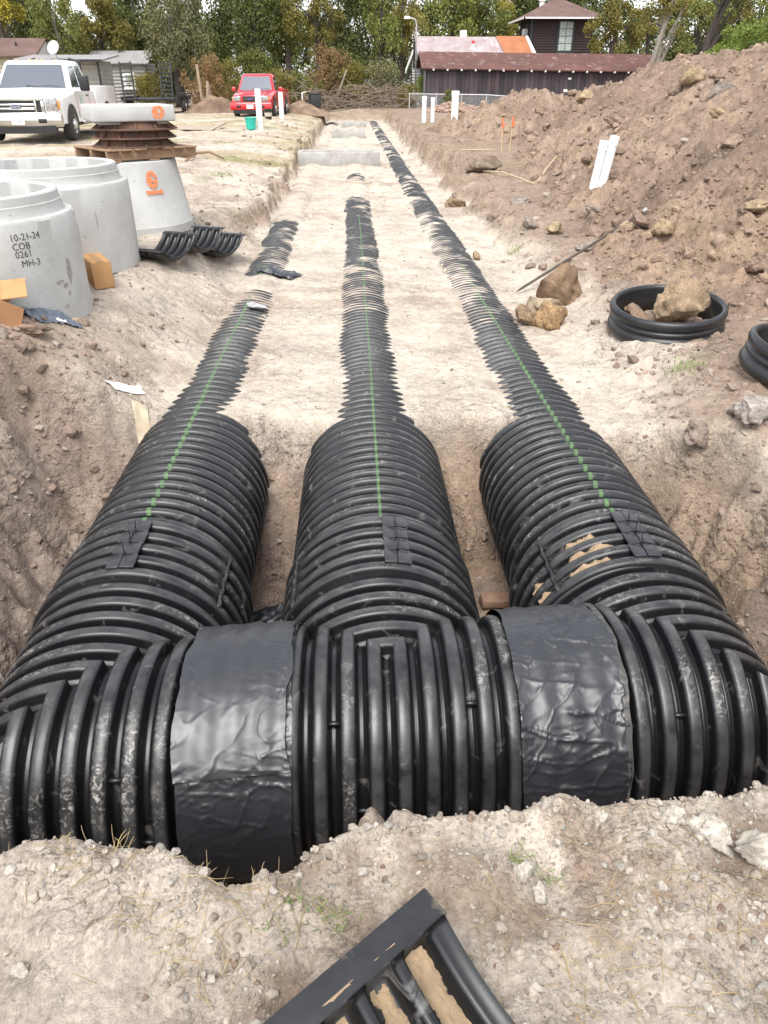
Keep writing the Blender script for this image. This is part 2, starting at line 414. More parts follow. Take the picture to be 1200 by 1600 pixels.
def mound():
    xs = axis([(2.2, 7, .028, .06), (7, 22, .06, .5)]); ys = axis([(3.0, 12, .026, .07), (12, 36, .07, .22)])
    X, Y = np.meshgrid(xs, ys); nr, nc = X.shape; X = X.ravel(); Y = Y.ravel()
    z = mound_h(X, Y)
    V = np.stack([X, Y, z], 1); F = grid_faces(nr, nc)
    keep = (z[F].max(1) > ground_h(X, Y, False)[0][F].min(1) - .15)
    F = F[keep]; us = np.unique(F); mp = np.zeros(len(V), int); mp[us] = np.arange(len(us)); V = V[us]; F = mp[F]
    me = mesh_np('dirt_mound', V, F); X, Y = V[:, 0], V[:, 1]
    C = np.tile(np.array(BROWN), (len(X), 1)); n1 = fbm(X, Y, .7, 5, 400, .6); n2 = fbm(X, Y, 4, 3, 410)
    C = lerpc(C, (.34, .255, .195), sst(-.1, .4, n1 + .5 * n2))
    C = lerpc(C, (.31, .22, .145), sst(.1, .4, n1 * .5 + n2 * .6 + .35 * np.exp(-((X - 3.8) / 1.0) ** 2 - ((Y - 7) / 1.4) ** 2)) * .6)
    C = lerpc(C, (.19, .14, .105), sst(.15, .5, -n1 + n2 * .3) * .7)
    soil_attr(me, np.clip(C, .02, .8))
    tag(link('dirt_mound', me, M_SOIL), 'large heap of brown excavated earth along the right of the trench', 'dirt pile')
mound()
# ------------------------------------------------------------------ corrugated pipes and fittings
PITCH = .0975
PROF = [(0, -.054), (.09, -.054), (.15, -.046), (.205, -.026), (.27, -.010), (.34, -.003), (.42, 0), (.5, .001), (.58, 0), (.66, -.003), (.73, -.010), (.795, -.026), (.85, -.046), (.91, -.054)]
PROF_FIT = [(0, -.056), (.075, -.056), (.085, -.050), (.155, -.050), (.19, -.040), (.215, -.015), (.255, -.004), (.36, 0), (.5, .0012), (.64, 0), (.745, -.004), (.785, -.015), (.81, -.040), (.86, -.056), (.93, -.056)]
PROF_L = [(0, -.046), (.13, -.040), (.24, -.014), (.38, 0), (.62, 0), (.76, -.014), (.87, -.040)]
PROF_F = [(0, -.04), (.16, -.004), (.5, 0), (.84, -.004)]
def corr(n0, n1, prof, pitch=PITCH):
    """axial stations (t, dr) for ribs n0..n1"""
    out = [((k + a) * pitch, d) for k in range(n0, n1) for a, d in prof]
    out.append((n1 * pitch, prof[0][1])); return np.array(out)
def sweep(st, y0, phis, rad, wrap):
    t = st[:, 0][:, None] + y0; r = (rad + st[:, 1])[:, None]
    V = np.stack([r * np.sin(phis)[None] + 0 * t, t + 0 * phis[None], r * np.cos(phis)[None] + 0 * t], -1).reshape(-1, 3)
    return V, grid_faces(len(st), len(phis), wrap)
LAB = ('left', 'middle', 'right')
def pipe_run(k):
    px = PX[k]
    top = empty('corrugated_pipe', (px, 3.06, CROWN - RP), 0,
                ('black corrugated pipe in the left run, its far half lost under sand', 'black corrugated pipe in the middle run between the other two',
                 'black corrugated pipe in the right run beside the spoil heap')[k], 'pipe', 'corrugated pipe runs in the trench')
    n1, n2, n3 = 24, 120, (470 if k == 2 else 190 if k == 1 else 105)
    Vs = []; Fs = []; off = 0
    for (a, b, pr, ph, wr) in ((0, n1, PROF, np.linspace(0, 2 * np.pi, 73)[:-1], True), (n1, n2, PROF_L, np.linspace(-1.15, 1.15, 30), False), (n2, n3, PROF_F, np.linspace(-.8, .8, 14), False)):
        if b <= a: continue
        V, F = sweep(corr(a, b, pr), 0, ph, RP, wr); Vs.append(V); Fs.append(F + off); off += len(V)
    V = np.concatenate(Vs); W = sst(-.005, .0, np.hypot(V[:, 0], V[:, 2]) - RP); V[:, 0] += fbm(V[:, 1], V[:, 1] * 0, .25, 2, 500 + k) * .03
    me = mesh_np('pipe_wall', V, np.concatenate(Fs)); wear_attr(me, W); link('pipe_wall', me, M_HDPE, top)
    # printed stripe along the crown, broken where the corrugations dip
    st = corr(0, 100 if k == 1 else 60, PROF)
    wd = .0075 if k == 1 else .0115
    ph = np.linspace(-wd / RP, wd / RP, 3) + (.0, .02, -.01)[k]
    V, F = sweep(st, 0, ph, RP + .0016, False)
    V[:, 0] += fbm(V[:, 1], V[:, 1] * 0, .25, 2, 500 + k) * .03
    lowst = st[:, 1] < -.02
    if k != 1:
        f = F.reshape(-1, 2, 4); keep = ~(lowst[:-1] & lowst[1:]); F = f[keep].reshape(-1, 4)
    link('green_stripe', mesh_np('green_stripe', V, F), M_GREEN, top)
    return top
for k in range(3): pipe_run(k)
SH = .079
YC = [2.115 + SH * (px - PX[1]) for px in PX]
def shear(V, xc):
    """the header runs a little askew of the pipe runs"""
    wgt = 1 - np.clip((V[:, 1] - .1) / .5, 0, 1)
    V = V.copy(); V[:, 1] += SH * V[:, 0] * wgt; return V
def cut(V, F, planes):
    bm = bmesh.new(); vs = [bm.verts.new(p) for p in V]
    for f in F: bm.faces.new([vs[i] for i in f])
    for no in planes:
        bmesh.ops.bisect_plane(bm, geom=bm.verts[:] + bm.edges[:] + bm.faces[:], plane_co=(0, 0, 0), plane_no=no, clear_outer=True, dist=1e-6)
    bm.verts.index_update()
    V2 = np.array([v.co[:] for v in bm.verts]).reshape(-1, 3); F2 = [[v.index for v in f.verts] for f in bm.faces]
    bm.free(); return V2, F2
PHI = np.linspace(0, 2 * np.pi, 97)[:-1]
def arm_y(n0, n1):                 # along +y
    return sweep(corr(n0, n1, PROF_FIT), 0, PHI, RP, True)
def arm_x(n0, n1):
    V, F = arm_y(n0, n1); V = V[:, [1, 0, 2]]; return V, F[:, ::-1]
def fitting(k):
    px = PX[k]
    name = 'tee_fitting' if k == 1 else 'elbow_fitting'
    top = empty(name, (px, YC[k], CROWN - RP), 0,
                ('black corrugated elbow at the left end of the header pipe', 'black corrugated tee joining the middle run to the header pipe', 'black corrugated elbow at the right end of the header pipe')[k], 'pipe fitting')
    parts = []
    nl = (7, 6, 6)[k]
    if k == 1:
        parts.append(cut(*arm_y(-1, nl), [(1, -1, 0), (-1, -1, 0)]))
        parts.append(cut(*arm_x(0, 5), [(-1, 1, 0)]))
        parts.append(cut(*arm_x(-5, 0), [(1, 1, 0)]))
    elif k == 0:
        parts.append(cut(*arm_y(-5, nl), [(1, -1, 0)]))
        parts.append(cut(*arm_x(-5, 5), [(-1, 1, 0)]))
    else:
        parts.append(cut(*arm_y(-5, nl), [(-1, -1, 0)]))
        parts.append(cut(*arm_x(-5, 5), [(1, 1, 0)]))
    for (V, F), nm in zip(parts, ('branch_wall', 'header_wall', 'header_wall')):
        me = bpy.data.meshes.new(nm); me.from_pydata(shear(V, px).tolist(), [], F); me.update()
        me.polygons.foreach_set('use_smooth', [True] * len(me.polygons))
        wear_attr(me, sst(-.005, 0, np.hypot(V[:, 0] if nm == 'branch_wall' else V[:, 1], V[:, 2]) - RP))
        link(nm, me, M_HDPE, top)
    # moulding nubs bridging a groove
    spots = {0: [(2, .9), (4, .35), (3, 1.45)], 1: [(-2, .62), (3, .55), (-1, 1.35)], 2: [(-3, .85), (-4, 1.25), (-1, .8)]}[k]
    for t, a in spots:
        x = t * PITCH; c = Vector((x, -math.sin(a) * (RP - .03), math.cos(a) * (RP - .03)))
        c.y += SH * x
        MB().lathe([(0, -.028), (.009, -.028), (.011, 0), (.009, .028), (0, .028)], (0, 0, 0), 10, 'X').build('moulding_nub', M_HDPE, top, smooth=True, loc=c)
    return top
for k in range(3): fitting(k)
M_TIE = pmat('black_cable_tie', (.008, .008, .009), rough=.4)
M_PAD = pmat('black_flange_plastic', (.022, .0225, .026), (.04, .04, .044), 9, .4, .7, rough=.36, bump=.1, bscale=40, bdist=.003, c3=(.14, .135, .13), s3=12, lo3=.66, hi3=.9)
M_DUST = pmat('dried_tan_mud', (.36, .26, .16), (.27, .195, .125), 25, rough=1, bump=.8, bscale=90, bdist=.008)
M_SCUFF = pmat('scuffed_hinge_plastic', (.015, .015, .016), (.10, .097, .094), 40, .5, .8, rough=.4, bump=.5, bscale=70)
def coupling(k):
    px = PX[k]; y0 = 2.60; n = 5; pit = .0965
    pa = (-.02, .145, .05)[k]                           # where the flanges meet, measured round the crown
    sa = (.98, -1.02, -.86)[k]                          # the hinge side
    top = empty('split_band_coupling', (px, y0, CROWN - RP), 0,
                ('split band coupling cable-tied over the joint of the left run', 'split band coupling cable-tied over the joint of the middle run', 'mud-splashed split band coupling cable-tied over the joint of the right run')[k], 'pipe coupling', 'split band couplings')
    R = RP + .02
    V, F = sweep(corr(0, n, [(0, -.06), (.09, -.06), (.17, -.052), (.21, -.016), (.27, -.004), (.38, 0), (.62, 0), (.73, -.004), (.79, -.016), (.83, -.052), (.91, -.06)], pit), 0, PHI, R, True)
    # the hinge bar flattens the ribs
    ang = np.arctan2(V[:, 0], V[:, 2]); rr = np.hypot(V[:, 0], V[:, 2]); y = V[:, 1]
    inb = (np.abs(ang - sa) < .05) & (y > .5 * pit) & (y < 4.3 * pit)
    rr = np.where(inb, R - .012, rr); V[:, 0] = rr * np.sin(ang); V[:, 2] = rr * np.cos(ang)
    me = mesh_np('band_wall', V, F); wear_attr(me, sst(-.006, 0, rr - R)); link('band_wall', me, M_HDPE, top)
    for j in range(4):
        yy = (j + 1.0) * pit
        for s in (-1, 1):
            a = pa + s * .062 + random.uniform(-.008, .008)
            M = Matrix.Rotation(a, 3, 'Y') @ Matrix.Rotation(random.uniform(-.03, .03), 3, 'Z')
            c = M @ Vector((0, 0, R + .006 + (.003 if s > 0 else 0)))
            p = MB().box((0, 0, 0), (.062 if s > 0 else .056, pit * .985, .012)).build('flange_pad', M_PAD, top, bevel=.003)
            p.location = (c.x, yy, c.z); p.rotation_euler = M.to_euler()
        if j < 3:
            yz = yy + pit * .5; c = Vector((math.sin(pa) * (R + .017), yz, math.cos(pa) * (R + .017)))
            t = MB()
            t.tube([c + Vector((-.055, random.uniform(-.004, .004), -.006)), c + Vector((-.02, 0, .001)), c + Vector((.02, 0, .001)), c + Vector((.055, random.uniform(-.004, .004), -.008))], .0026, 6)
            t.box(c + Vector((.004, 0, .004)), (.011, .009, .010))
            q = c + Vector((.004, 0, .006)); dx = random.uniform(-.02, .02)
            t.tube([q, q + Vector((dx * .3, .012, .03)), q + Vector((dx, .02 + random.uniform(-.02, .02), .075 + random.uniform(-.02, .02)))], [.0022, .0020, .0012], 6)
            t.build('cable_tie', M_TIE, top, smooth=True)
    # hinge bar
    h = MB(); yy = np.linspace(.45 * pit, 4.4 * pit, 14)
    h.tube([(math.sin(sa + .008 * math.sin(i * 1.7)) * (R - .008), t, math.cos(sa + .008 * math.sin(i * 1.7)) * (R - .008)) for i, t in enumerate(yy)], [.011 + .004 * math.sin(i * 2.1) for i in range(14)], 8)
    h.build('hinge_bar', M_SCUFF, top, smooth=True)
    if k == 2:                                          # tan mud caught in the grooves
        for g, (a0, a1) in ((1, (-.78, -.2)), (2, (-.72, -.12)), (3, (-.70, -.25)), (1, (-1.2, -.9)), (2, (-1.25, -.95))):
            na = 40; aa = np.linspace(a0, a1, na); yw = np.linspace(-1, 1, 7)
            A, W = np.meshgrid(aa, yw, indexing='ij')
            edge = np.clip(np.minimum(A - a0, a1 - A) / .1, 0, 1)
            r = R - .058 + edge * (.050 + .03 * fbm(A * 10, W + g * 5, 1.2, 3, 600)) * (1 - .4 * W ** 2)
            yv = g * pit + W * .027 * (1 + .5 * fbm(A * 6, W * 0, 1.0, 2, 610 + g))
            P = np.stack([r * np.sin(A), yv, r * np.cos(A)], -1).reshape(-1, 3)
            link('dried_mud', mesh_np('dried_mud', P, grid_faces(na, 7)), M_DUST, top)
    return top
for k in range(3): coupling(k)
# ------------------------------------------------------------------ plastic film wrapped round the header joints
def film(x0, x1, a0, a1, rad, seed, amp, nx=130, na=360, tilt=0.0, rag=.012):
    u = np.linspace(0, 1, nx); a = np.linspace(a0, a1, na)
    U, A = np.meshgrid(u, a, indexing='ij')
    L = A * RP
    e0 = x0 + rag * fbm(L, L * 0, 6, 3, seed) + tilt * A; e1 = x1 + rag * fbm(L, L * 0, 6, 3, seed + 9) + tilt * A
    X = e0 * (1 - U) + e1 * U
    # folds: long soft waves round the pipe, sharp creases, sag between ribs
    q = fbm(X * .55 + .35 * L, L * 1.1, 5.5, 3, seed + 20, .5)
    cre = 1 - np.abs(vnoise(X * 5 + 2 * q, L * 13, seed + 30)) * 2
    cre2 = 1 - np.abs(vnoise(X * 10 + 1.2 * q + L * 4, L * 5, seed + 34)) * 2
    band = sst(-.1, .35, fbm(X, L, 2.0, 2, seed + 40) + .1)
    rib = np.cos(X / PITCH * 2 * np.pi) * .0025
    cre3 = 1 - np.abs(vnoise(X * 7 + 3 * q, L * 26 + q * 3, seed + 37)) * 2
    cre4 = 1 - np.abs(vnoise(X * 16 + 4 * q, L * 34 - 3 * q, seed + 39)) * 2
    msk = sst(-.12, .25, fbm(X, L, 3.0, 2, seed + 44) + .14)
    r = rad + amp * (.0040 * q + .0052 * cre ** 12 * (.2 + .8 * band) + .0040 * cre2 ** 14 + .0052 * cre3 ** 10 * msk + .0026 * cre4 ** 10 * msk) + rib
    r = r + .002 * fbm(X, L, 22, 2, seed + 50) * amp
    Yv = -r * np.sin(A); Z = r * np.cos(A)
    return np.stack([X, Yv + SH * X, Z], -1).reshape(-1, 3), grid_faces(nx, na)
def wrap(xa, xb, label, seed, amp, patch):
    xc = (xa + xb) / 2
    top = empty('joint_wrap', (xc, 2.115 + SH * (xc - PX[1]), CROWN - RP), 0, label, 'plastic sheet', 'plastic joint wraps on the header pipe')
    V, F = film(xa - xc, xb - xc, -1.9, 3.0, RP + .012, seed, amp)
    link('film_sheet', mesh_np('film_sheet', V, F), M_FILM, top)
    if patch:
        V, F = film(xa - xc - .006, xb - xc - .012, -.75, .93, RP + .031, seed + 70, amp * .55, 100, 150, 0.0, .03)
        link('film_patch', mesh_np('film_patch', V, F), M_FILM, top)
    else:
        V, F = film(xb - xc - .014, xb - xc + .006, -.5, 2.6, RP + .016, seed + 90, .3, 4, 120, 0, .02)
        link('film_hem', mesh_np('film_hem', V, F), pmat('scuffed_film_edge', (.05, .048, .046), (.14, .13, .12), 30, .5, .7, rough=.5), top)
    # inner core so the joint is closed under the film
    c = MB().lathe([(RP - .012, xa - xc + .02), (RP - .004, xa - xc + .05), (RP - .004, xb - xc - .05), (RP - .012, xb - xc - .02)], (0, 0, 0), 64, 'X').build('pipe_bell', M_HDPE, top, smooth=True)
    for v in c.data.vertices: v.co.y += SH * v.co.x
wrap(-.625, -.245, 'creased black plastic wrap with an overlapping patch on the left header joint', 700, 1.0, True)
wrap(.55, .945, 'crinkled black plastic wrap round the right header joint', 760, 1.25, False)
# ------------------------------------------------------------------ clods, stones, straw
M_CLOD = pmat('clod_earth', (.3, .25, .2), attr='soil', var=[(9, .8, 1.2), (60, .7, 1.22)], rough=1, spec=.1, bump=.9, bscale=70, bdist=.015)
crumbs(M_CLOD, [(120, .004), (38, .012)])
def ico(level):
    bm = bmesh.new(); bmesh.ops.create_icosphere(bm, subdivisions=level, radius=1)
    V = np.array([v.co[:] for v in bm.verts]); F = np.array([[v.index for v in f.verts] for f in bm.faces]); bm.free(); return V, F
ICO = {l: ico(l) for l in (1, 2, 3, 4)}
def rock_shape(level, seed, cuts=11, lump=.25):
    g = np.random.default_rng(seed); V, F = ICO[level]; V = V.copy()
    for _ in range(6):
        d = g.normal(size=3); d /= np.linalg.norm(d); V *= (1 + lump * .5 * np.sin(V @ d * g.uniform(1.5, 4) + g.uniform(0, 6)))[:, None]
    for _ in range(cuts):
        d = g.normal(size=3); d /= np.linalg.norm(d); h = g.uniform(.42, .8); q = V @ d
        V -= (np.maximum(q - h, 0) * .85)[:, None] * d
    if level >= 3:
        n = fbm(V[:, 0] * 2 + V[:, 2], V[:, 1] * 2 - V[:, 2], 1.6, 4, seed, .62); V *= (1 + .34 * n)[:, None]
    V *= g.uniform(.8, 1.2, 3) * np.array([1, 1, .85]); return V, F
def rand_rot(n, g):
    q = g.normal(size=(n, 4)); q /= np.linalg.norm(q, axis=1)[:, None]; a, b, c, d = q.T
    return np.stack([np.stack([a*a+b*b-c*c-d*d, 2*(b*c-a*d), 2*(b*d+a*c)], -1), np.stack([2*(b*c+a*d), a*a-b*b+c*c-d*d, 2*(c*d-a*b)], -1), np.stack([2*(b*d-a*c), 2*(c*d+a*b), a*a-b*b-c*c+d*d], -1)], 1)
def scatter(name, P, S, C, level, seed, smooth=True, sink=.42):
    g = np.random.default_rng(seed); n = len(P)
    shapes = [rock_shape(level, seed * 10 + i) for i in range(10)]
    idx = g.integers(0, 10, n); Rm = rand_rot(n, g); Vs = []; Fs = []; Cs = []; off = 0
    for i in range(10):
        m = np.where(idx == i)[0]
        if not len(m): continue
        V, F = shapes[i]; W = np.einsum('nij,vj->nvi', Rm[m], V) * S[m][:, None, None]
        W[..., 2] *= .8
        W += P[m][:, None, :]; W[..., 2] += (S[m] * (.45 - sink))[:, None]
        k = len(V); Vs.append(W.reshape(-1, 3)); Fs.append((F[None] + (np.arange(len(m)) * k)[:, None, None]).reshape(-1, 3) + off); off += k * len(m)
        Cs.append(np.repeat(C[m], k, 0))
    me = mesh_np(name, np.concatenate(Vs), np.concatenate(Fs), smooth); soil_attr(me, np.concatenate(Cs))
    o = link(name, me, M_CLOD); tag(o, kind='stuff'); return o
def earth(n, g, base, spread=.22, alt=None, p=.0):
    C = np.tile(np.array(base), (n, 1)) * (1 + g.normal(size=(n, 1)) * spread)
    if alt is not None:
        k = g.random(n) < p; C[k] = np.array(alt) * (1 + g.normal(size=(k.sum(), 1)) * spread)
    return np.clip(C, .05, .7)
_nx = np.linspace(-1.3, 1.4, 271); _ny = np.linspace(.3, 1.5, 121); _NX, _NY = np.meshgrid(_nx, _ny); _NZ = top_h(_NX.ravel(), _NY.ravel()).reshape(_NX.shape)
def gz(x, y):
    if -1.29 < x < 1.39 and .31 < y < 1.49:                # near bank: from a table
        i, j = (y - .3) / .01, (x + 1.3) / .01; a, b = int(i), int(j); fi, fj = i - a, j - b
        return float((_NZ[a, b] * (1 - fj) + _NZ[a, b + 1] * fj) * (1 - fi) + (_NZ[a + 1, b] * (1 - fj) + _NZ[a + 1, b + 1] * fj) * fi)
    return float(top_h(x, y)[0])
def strew(n, x0, x1, y0, y1, g, persp=True):
    if persp:
        y = 1 / g.uniform(1 / y1, 1 / y0, n)
    else: y = g.uniform(y0, y1, n)
    return g.uniform(x0, x1, n), y
g = np.random.default_rng(3)
# the heap
X, Y = strew(34000, 2.3, 13, 3.3, 33, g); k = g.random(len(X)) < 1; z = mound_h(X, Y); zg = ground_h(X, Y, False)[0]
ok = (z > zg - .06) & (X < 3.5 + .62 * Y); X, Y, z = X[ok], Y[ok], z[ok]
S = np.clip(.015 * (1 - g.random(len(X))) ** -.52, .013, .085) * np.clip(.55 + .06 * Y, .8, 2.1)
clump = fbm(X, Y, 1.1, 3, 801); keep = g.random(len(X)) < .35 + 1.3 * sst(-.15, .3, clump); X, Y, z, S = X[keep], Y[keep], z[keep], S[keep]
C = earth(len(X), g, (.27, .197, .15), .14, (.31, .225, .155), .2); C = np.where((g.random(len(X)) < .06)[:, None], np.array([[.36, .30, .25]]), C)
big = (S > .03) & (Y < 14); P = np.stack([X, Y, z], 1)
scatter('heap_clods', P[big], S[big], C[big], 2, 21, False); scatter('heap_crumbs', P[~big], S[~big], C[~big], 1, 22, False)
# foot of the heap and the right bench
X, Y = strew(2000, 1.75, 3.2, 2.2, 30, g); z, up, sdv = ground_h(X, Y); ok = (up > .15) | (sdv > 0); X, Y, z = X[ok], Y[ok], z[ok]
S = np.clip(.011 * (1 - g.random(len(X))) ** -.55, .009, .07) * np.clip(.7 + .06 * Y, .8, 2)
C = earth(len(X), g, (.29, .22, .178), .12, (.35, .28, .23), .3); P = np.stack([X, Y, z], 1)
scatter('bench_clods', P, S, C, 1, 23, False)
# pit: crumbs on the floor between the runs and on its sides
X, Y = strew(5200, -2.35, 2.35, 2.5, 4.75, g, False); z, up, sdv = ground_h(X, Y)
ok = sdv > .02
for px in PX: ok &= ~((np.abs(X - px) < RP * .97) & (z > -1.0)) & (np.abs(X - px) > .25)
X, Y, z = X[ok], Y[ok], z[ok]; S = np.clip(.0075 * (1 - g.random(len(X))) ** -.45, .006, .03) * np.where(z < -1.1, 1.3, .8)
C = earth(len(X), g, (.29, .225, .18), .12, (.34, .29, .25), .25)
scatter('pit_crumbs', np.stack([X, Y, z], 1), S, C, 1, 24, False)
# spoil by the left rim, left bank
X = np.concatenate([g.normal(-2.35, .35, 700), g.uniform(-2.9, -1.35, 500)]); Y = np.concatenate([g.normal(4.45, .42, 700), 1 / g.uniform(1 / 12, 1 / 4.6, 500)])
z, up, sdv = ground_h(X, Y); S = np.clip(.011 * (1 - g.random(len(X))) ** -.55, .008, .06); S[700:] *= .5
C = earth(len(X), g, (.28, .21, .168), .12, (.36, .30, .25), .2)
scatter('rim_clods', np.stack([X, Y, z], 1), S, C, 2, 25, False)
X, Y = strew(1500, -4.5, -1.3, 9.5, 46, g); z, up, sdv = ground_h(X, Y); S = np.clip(.012 * (1 - g.random(len(X))) ** -.5, .01, .06) * np.clip(Y / 12, 1, 2.6)
ok = g.random(len(X)) < .25 + .75 * np.exp(-((X + 1.55) / .25) ** 2); X, Y, z, S = X[ok], Y[ok], z[ok], S[ok]
scatter('bank_clods', np.stack([X, Y, z], 1), S, earth(len(X), g, (.30, .235, .17), .2, (.45, .38, .3), .3), 1, 26)
# grit on the sand
X, Y = strew(2200, -1.6, 1.9, 4.5, 26, g); z, up, sdv = ground_h(X, Y); ok = sdv < 0
for k, px in enumerate(PX): ok &= np.abs(X - px) > .17
X, Y, z = X[ok], Y[ok], z[ok]; S = np.clip(.005 * (1 - g.random(len(X))) ** -.5, .004, .028) * np.clip(Y / 8, .8, 2)
scatter('sand_grit', np.stack([X, Y, z], 1), S, earth(len(X), g, (.47, .40, .32), .15, (.30, .24, .19), .2), 1, 27)
# near bank
n = 15000; X = g.uniform(-.98, 1.2, n); Y = g.uniform(.55, 1.22, n); z, up, sdv = ground_h(X, Y)
dens = .02 + .06 * sst(-.1, .3, X) + .5 * sst(.0, .35, fbm(X, Y, 2.6, 3, 840) + .12 + .30 * X) + .45 * sst(-.22, -.04, sdv) + .25 * sst(.3, 1, X)
ok = (sdv < .05) & (g.random(n) < dens); X, Y, z = X[ok], Y[ok], z[ok]; n = len(X)
S = np.clip(.0030 * (1 - g.random(n)) ** -.5, .0026, .0135)
C = earth(n, g, (.39, .335, .275), .13, (.47, .425, .37), .3); C = np.where((g.random(n) < .03)[:, None], np.array([[.28, .20, .15]]), C)
P = np.stack([X, Y, z], 1); big = S > .0062
scatter('bank_stones', P[big], S[big], C[big], 2, 28, False); scatter('bank_gravel', P[~big], S[~big], C[~big], 1, 29)
# dry straw and a little green on the near bank
M_STRAW = pmat('dry_straw', (.46, .36, .20), (.30, .22, .12), 40, rough=.9, spec=.2)
M_BLADE = pmat('green_blade', (.15, .24, .07), (.30, .30, .13), 30, .4, .7, rough=.7, spec=.2)
def stalks(name, spots, mat, seed, lie, ln, rad):
    g = np.random.default_rng(seed); m = MB()
    for (x, y, n, sp) in spots:
        if lie: n = int(n * .6)
        for _ in range(n):
            px, py = x + g.normal() * sp, y + g.normal() * sp * .8
            if py > 1.12: continue
            a = g.uniform(0, 6.28); L = ln * g.uniform(.4, 1.3); pz = gz(px, py)
            d = Vector((math.cos(a), math.sin(a), 0)); sd_ = Vector((-d.y, d.x, 0)) * g.normal() * .25 * L
            hgt = L * (g.uniform(.02, .18) if lie else g.uniform(.5, .95)); wd = L * (1 if lie else g.uniform(.25, .7))
            p0 = Vector((px, py, pz + rad)); pts = []
            for t in (0, .35, .7, 1):
                q = p0 + d * wd * t + sd_ * t * t
                if lie:
                    zz = gz(q.x, q.y) + rad * 1.3 + hgt * t * (1 - t) * 2.2; q.z = max(zz, pz - .05)
                else: q.z = pz + hgt * (t - .35 * t * t)
                pts.append(q)
            m.tube(pts, [rad, rad, rad * .8, rad * .3], 3, False)
    o = m.build(name, mat, smooth=True); tag(o, kind='stuff'); return o
sp = [(-.25, .93, 40, .07), (-.42, .86, 35, .08), (-.3, .80, 45, .07), (-.16, .88, 22, .05), (.02, .9, 8, .05), (.55, .95, 45, .08), (.66, .82, 50, .09), (.42, .80, 30, .07), (.3, .72, 20, .06), (.75, .72, 35, .09), (.5, .7, 30, .09),
      (-.62, .98, 30, .05), (-.48, 1.0, 22, .04), (.9, .95, 15, .08), (-.75, .85, 12, .1), (.15, .76, 14, .05), (.35, .95, 14, .08)]
stalks('dry_straw', sp, M_STRAW, 31, True, .08, .0009)
stalks('dry_straw_tufts', [(-.62, 1.02, 14, .025), (-.52, 1.02, 10, .02), (-.27, .78, 10, .015), (-.33, .98, 5, .02), (-.2, .97, 5, .02), (.03, 1.1, 4, .01), (.62, 1.1, 4, .02)], M_STRAW, 32, False, .06, .0009)
stalks('green_grass', [(-.13, .9, 26, .02), (-.07, .87, 34, .022), (-.19, .86, 10, .02), (-.15, .83, 8, .015), (.335, .99, 26, .012), (.40, .94, 14, .012), (.365, .96, 8, .012)], M_BLADE, 33, False, .032, .0012)
# lumps and stones that stand out singly
CL = []
for i in range(5):
    V, F = rock_shape(4, 900 + i, 8, .25); CL.append((V, F))
def lump(name, loc, size, col, label, cat='clod', k=0, rz=0.0, rot=None, group=None, sq=(1, 1, 1)):
    V, F = CL[k % 5]; V = V * np.array(sq) * size / 2
    me = mesh_np(name, V, F); n = fbm(V[:, 0] / size * 3 + 9 * k, V[:, 1] / size * 3 + V[:, 2] / size * 3, 1.5, 3, 930 + k)
    soil_attr(me, np.clip(np.tile(np.array(col), (len(V), 1)) * (1 + .5 * n[:, None]), .03, .7))
    o = link(name, me, M_CLOD); o.location = loc; o.rotation_euler = rot or (0, 0, rz); return tag(o, label, cat, group)
lump('earth_clod', (1.54, 6.55, gz(1.54, 6.55) + .06), .27, (.27, .19, .12), 'shaggy brown clod at the edge of the right pipe run, left of the orange one', k=0, sq=(1, 1, .8))
lump('earth_clod', (1.74, 6.46, gz(1.74, 6.46) + .08), .30, (.34, .225, .125), 'orange clod in front of its paler neighbours beside the right pipe run', k=1, rz=1.2)
lump('earth_clod', (1.74, 6.83, gz(1.74, 6.83) + .09), .34, (.32, .25, .18), 'pale tan clod behind the orange one beside the right pipe run', k=2, rz=.4)
lump('earth_clod', (2.0, 7.28, gz(2.0, 7.28) + .17), .50, (.235, .16, .105), 'big dark brown clod leaning on the steel bar', k=3, rz=2.2, sq=(.85, 1, 1.05))
lump('earth_clod', (2.60, 5.86, -.13), .43, (.30, .22, .145), 'big tan clod sitting inside the black pipe ring', k=4, rz=.2, sq=(.95, .9, .95))
lump('earth_clod', (2.3, 3.86, gz(2.3, 3.86) + .03), .3, (.37, .325, .285), 'flat grey clod on the right rim of the pit', k=1, rz=.7, sq=(1.2, .8, .5))
lump('earth_clod', (2.02, 3.92, gz(2.02, 3.92) + .01), .2, (.27, .21, .175), 'small brown clod next to the flat grey one on the pit rim', k=3, rz=.2, sq=(1, .8, .6))
lump('earth_clod', (-2.05, 4.62, gz(-2.05, 4.62) + .02), .17, (.27, .19, .14), 'brown clod on the left rim of the pit below the plastic sheet', k=2, sq=(1.2, .8, .7))
lump('earth_clod', (1.52, 9.35, gz(1.52, 9.35) + .03), .16, (.29, .215, .14), 'lone small clod lying on the sand right of the right run', k=0)
lump('earth_clod', (1.78, 13.9, gz(1.78, 13.9) + .07), .34, (.25, .175, .115), 'dark clod at the foot of the right bank halfway down the trench', k=2)
lump('earth_clod', (2.55, 15.8, gz(2.55, 15.8) + .06), .55, (.21, .16, .12), 'brown clump of earth on the bank in front of the marker stakes', k=4, sq=(1.3, 1, .7))
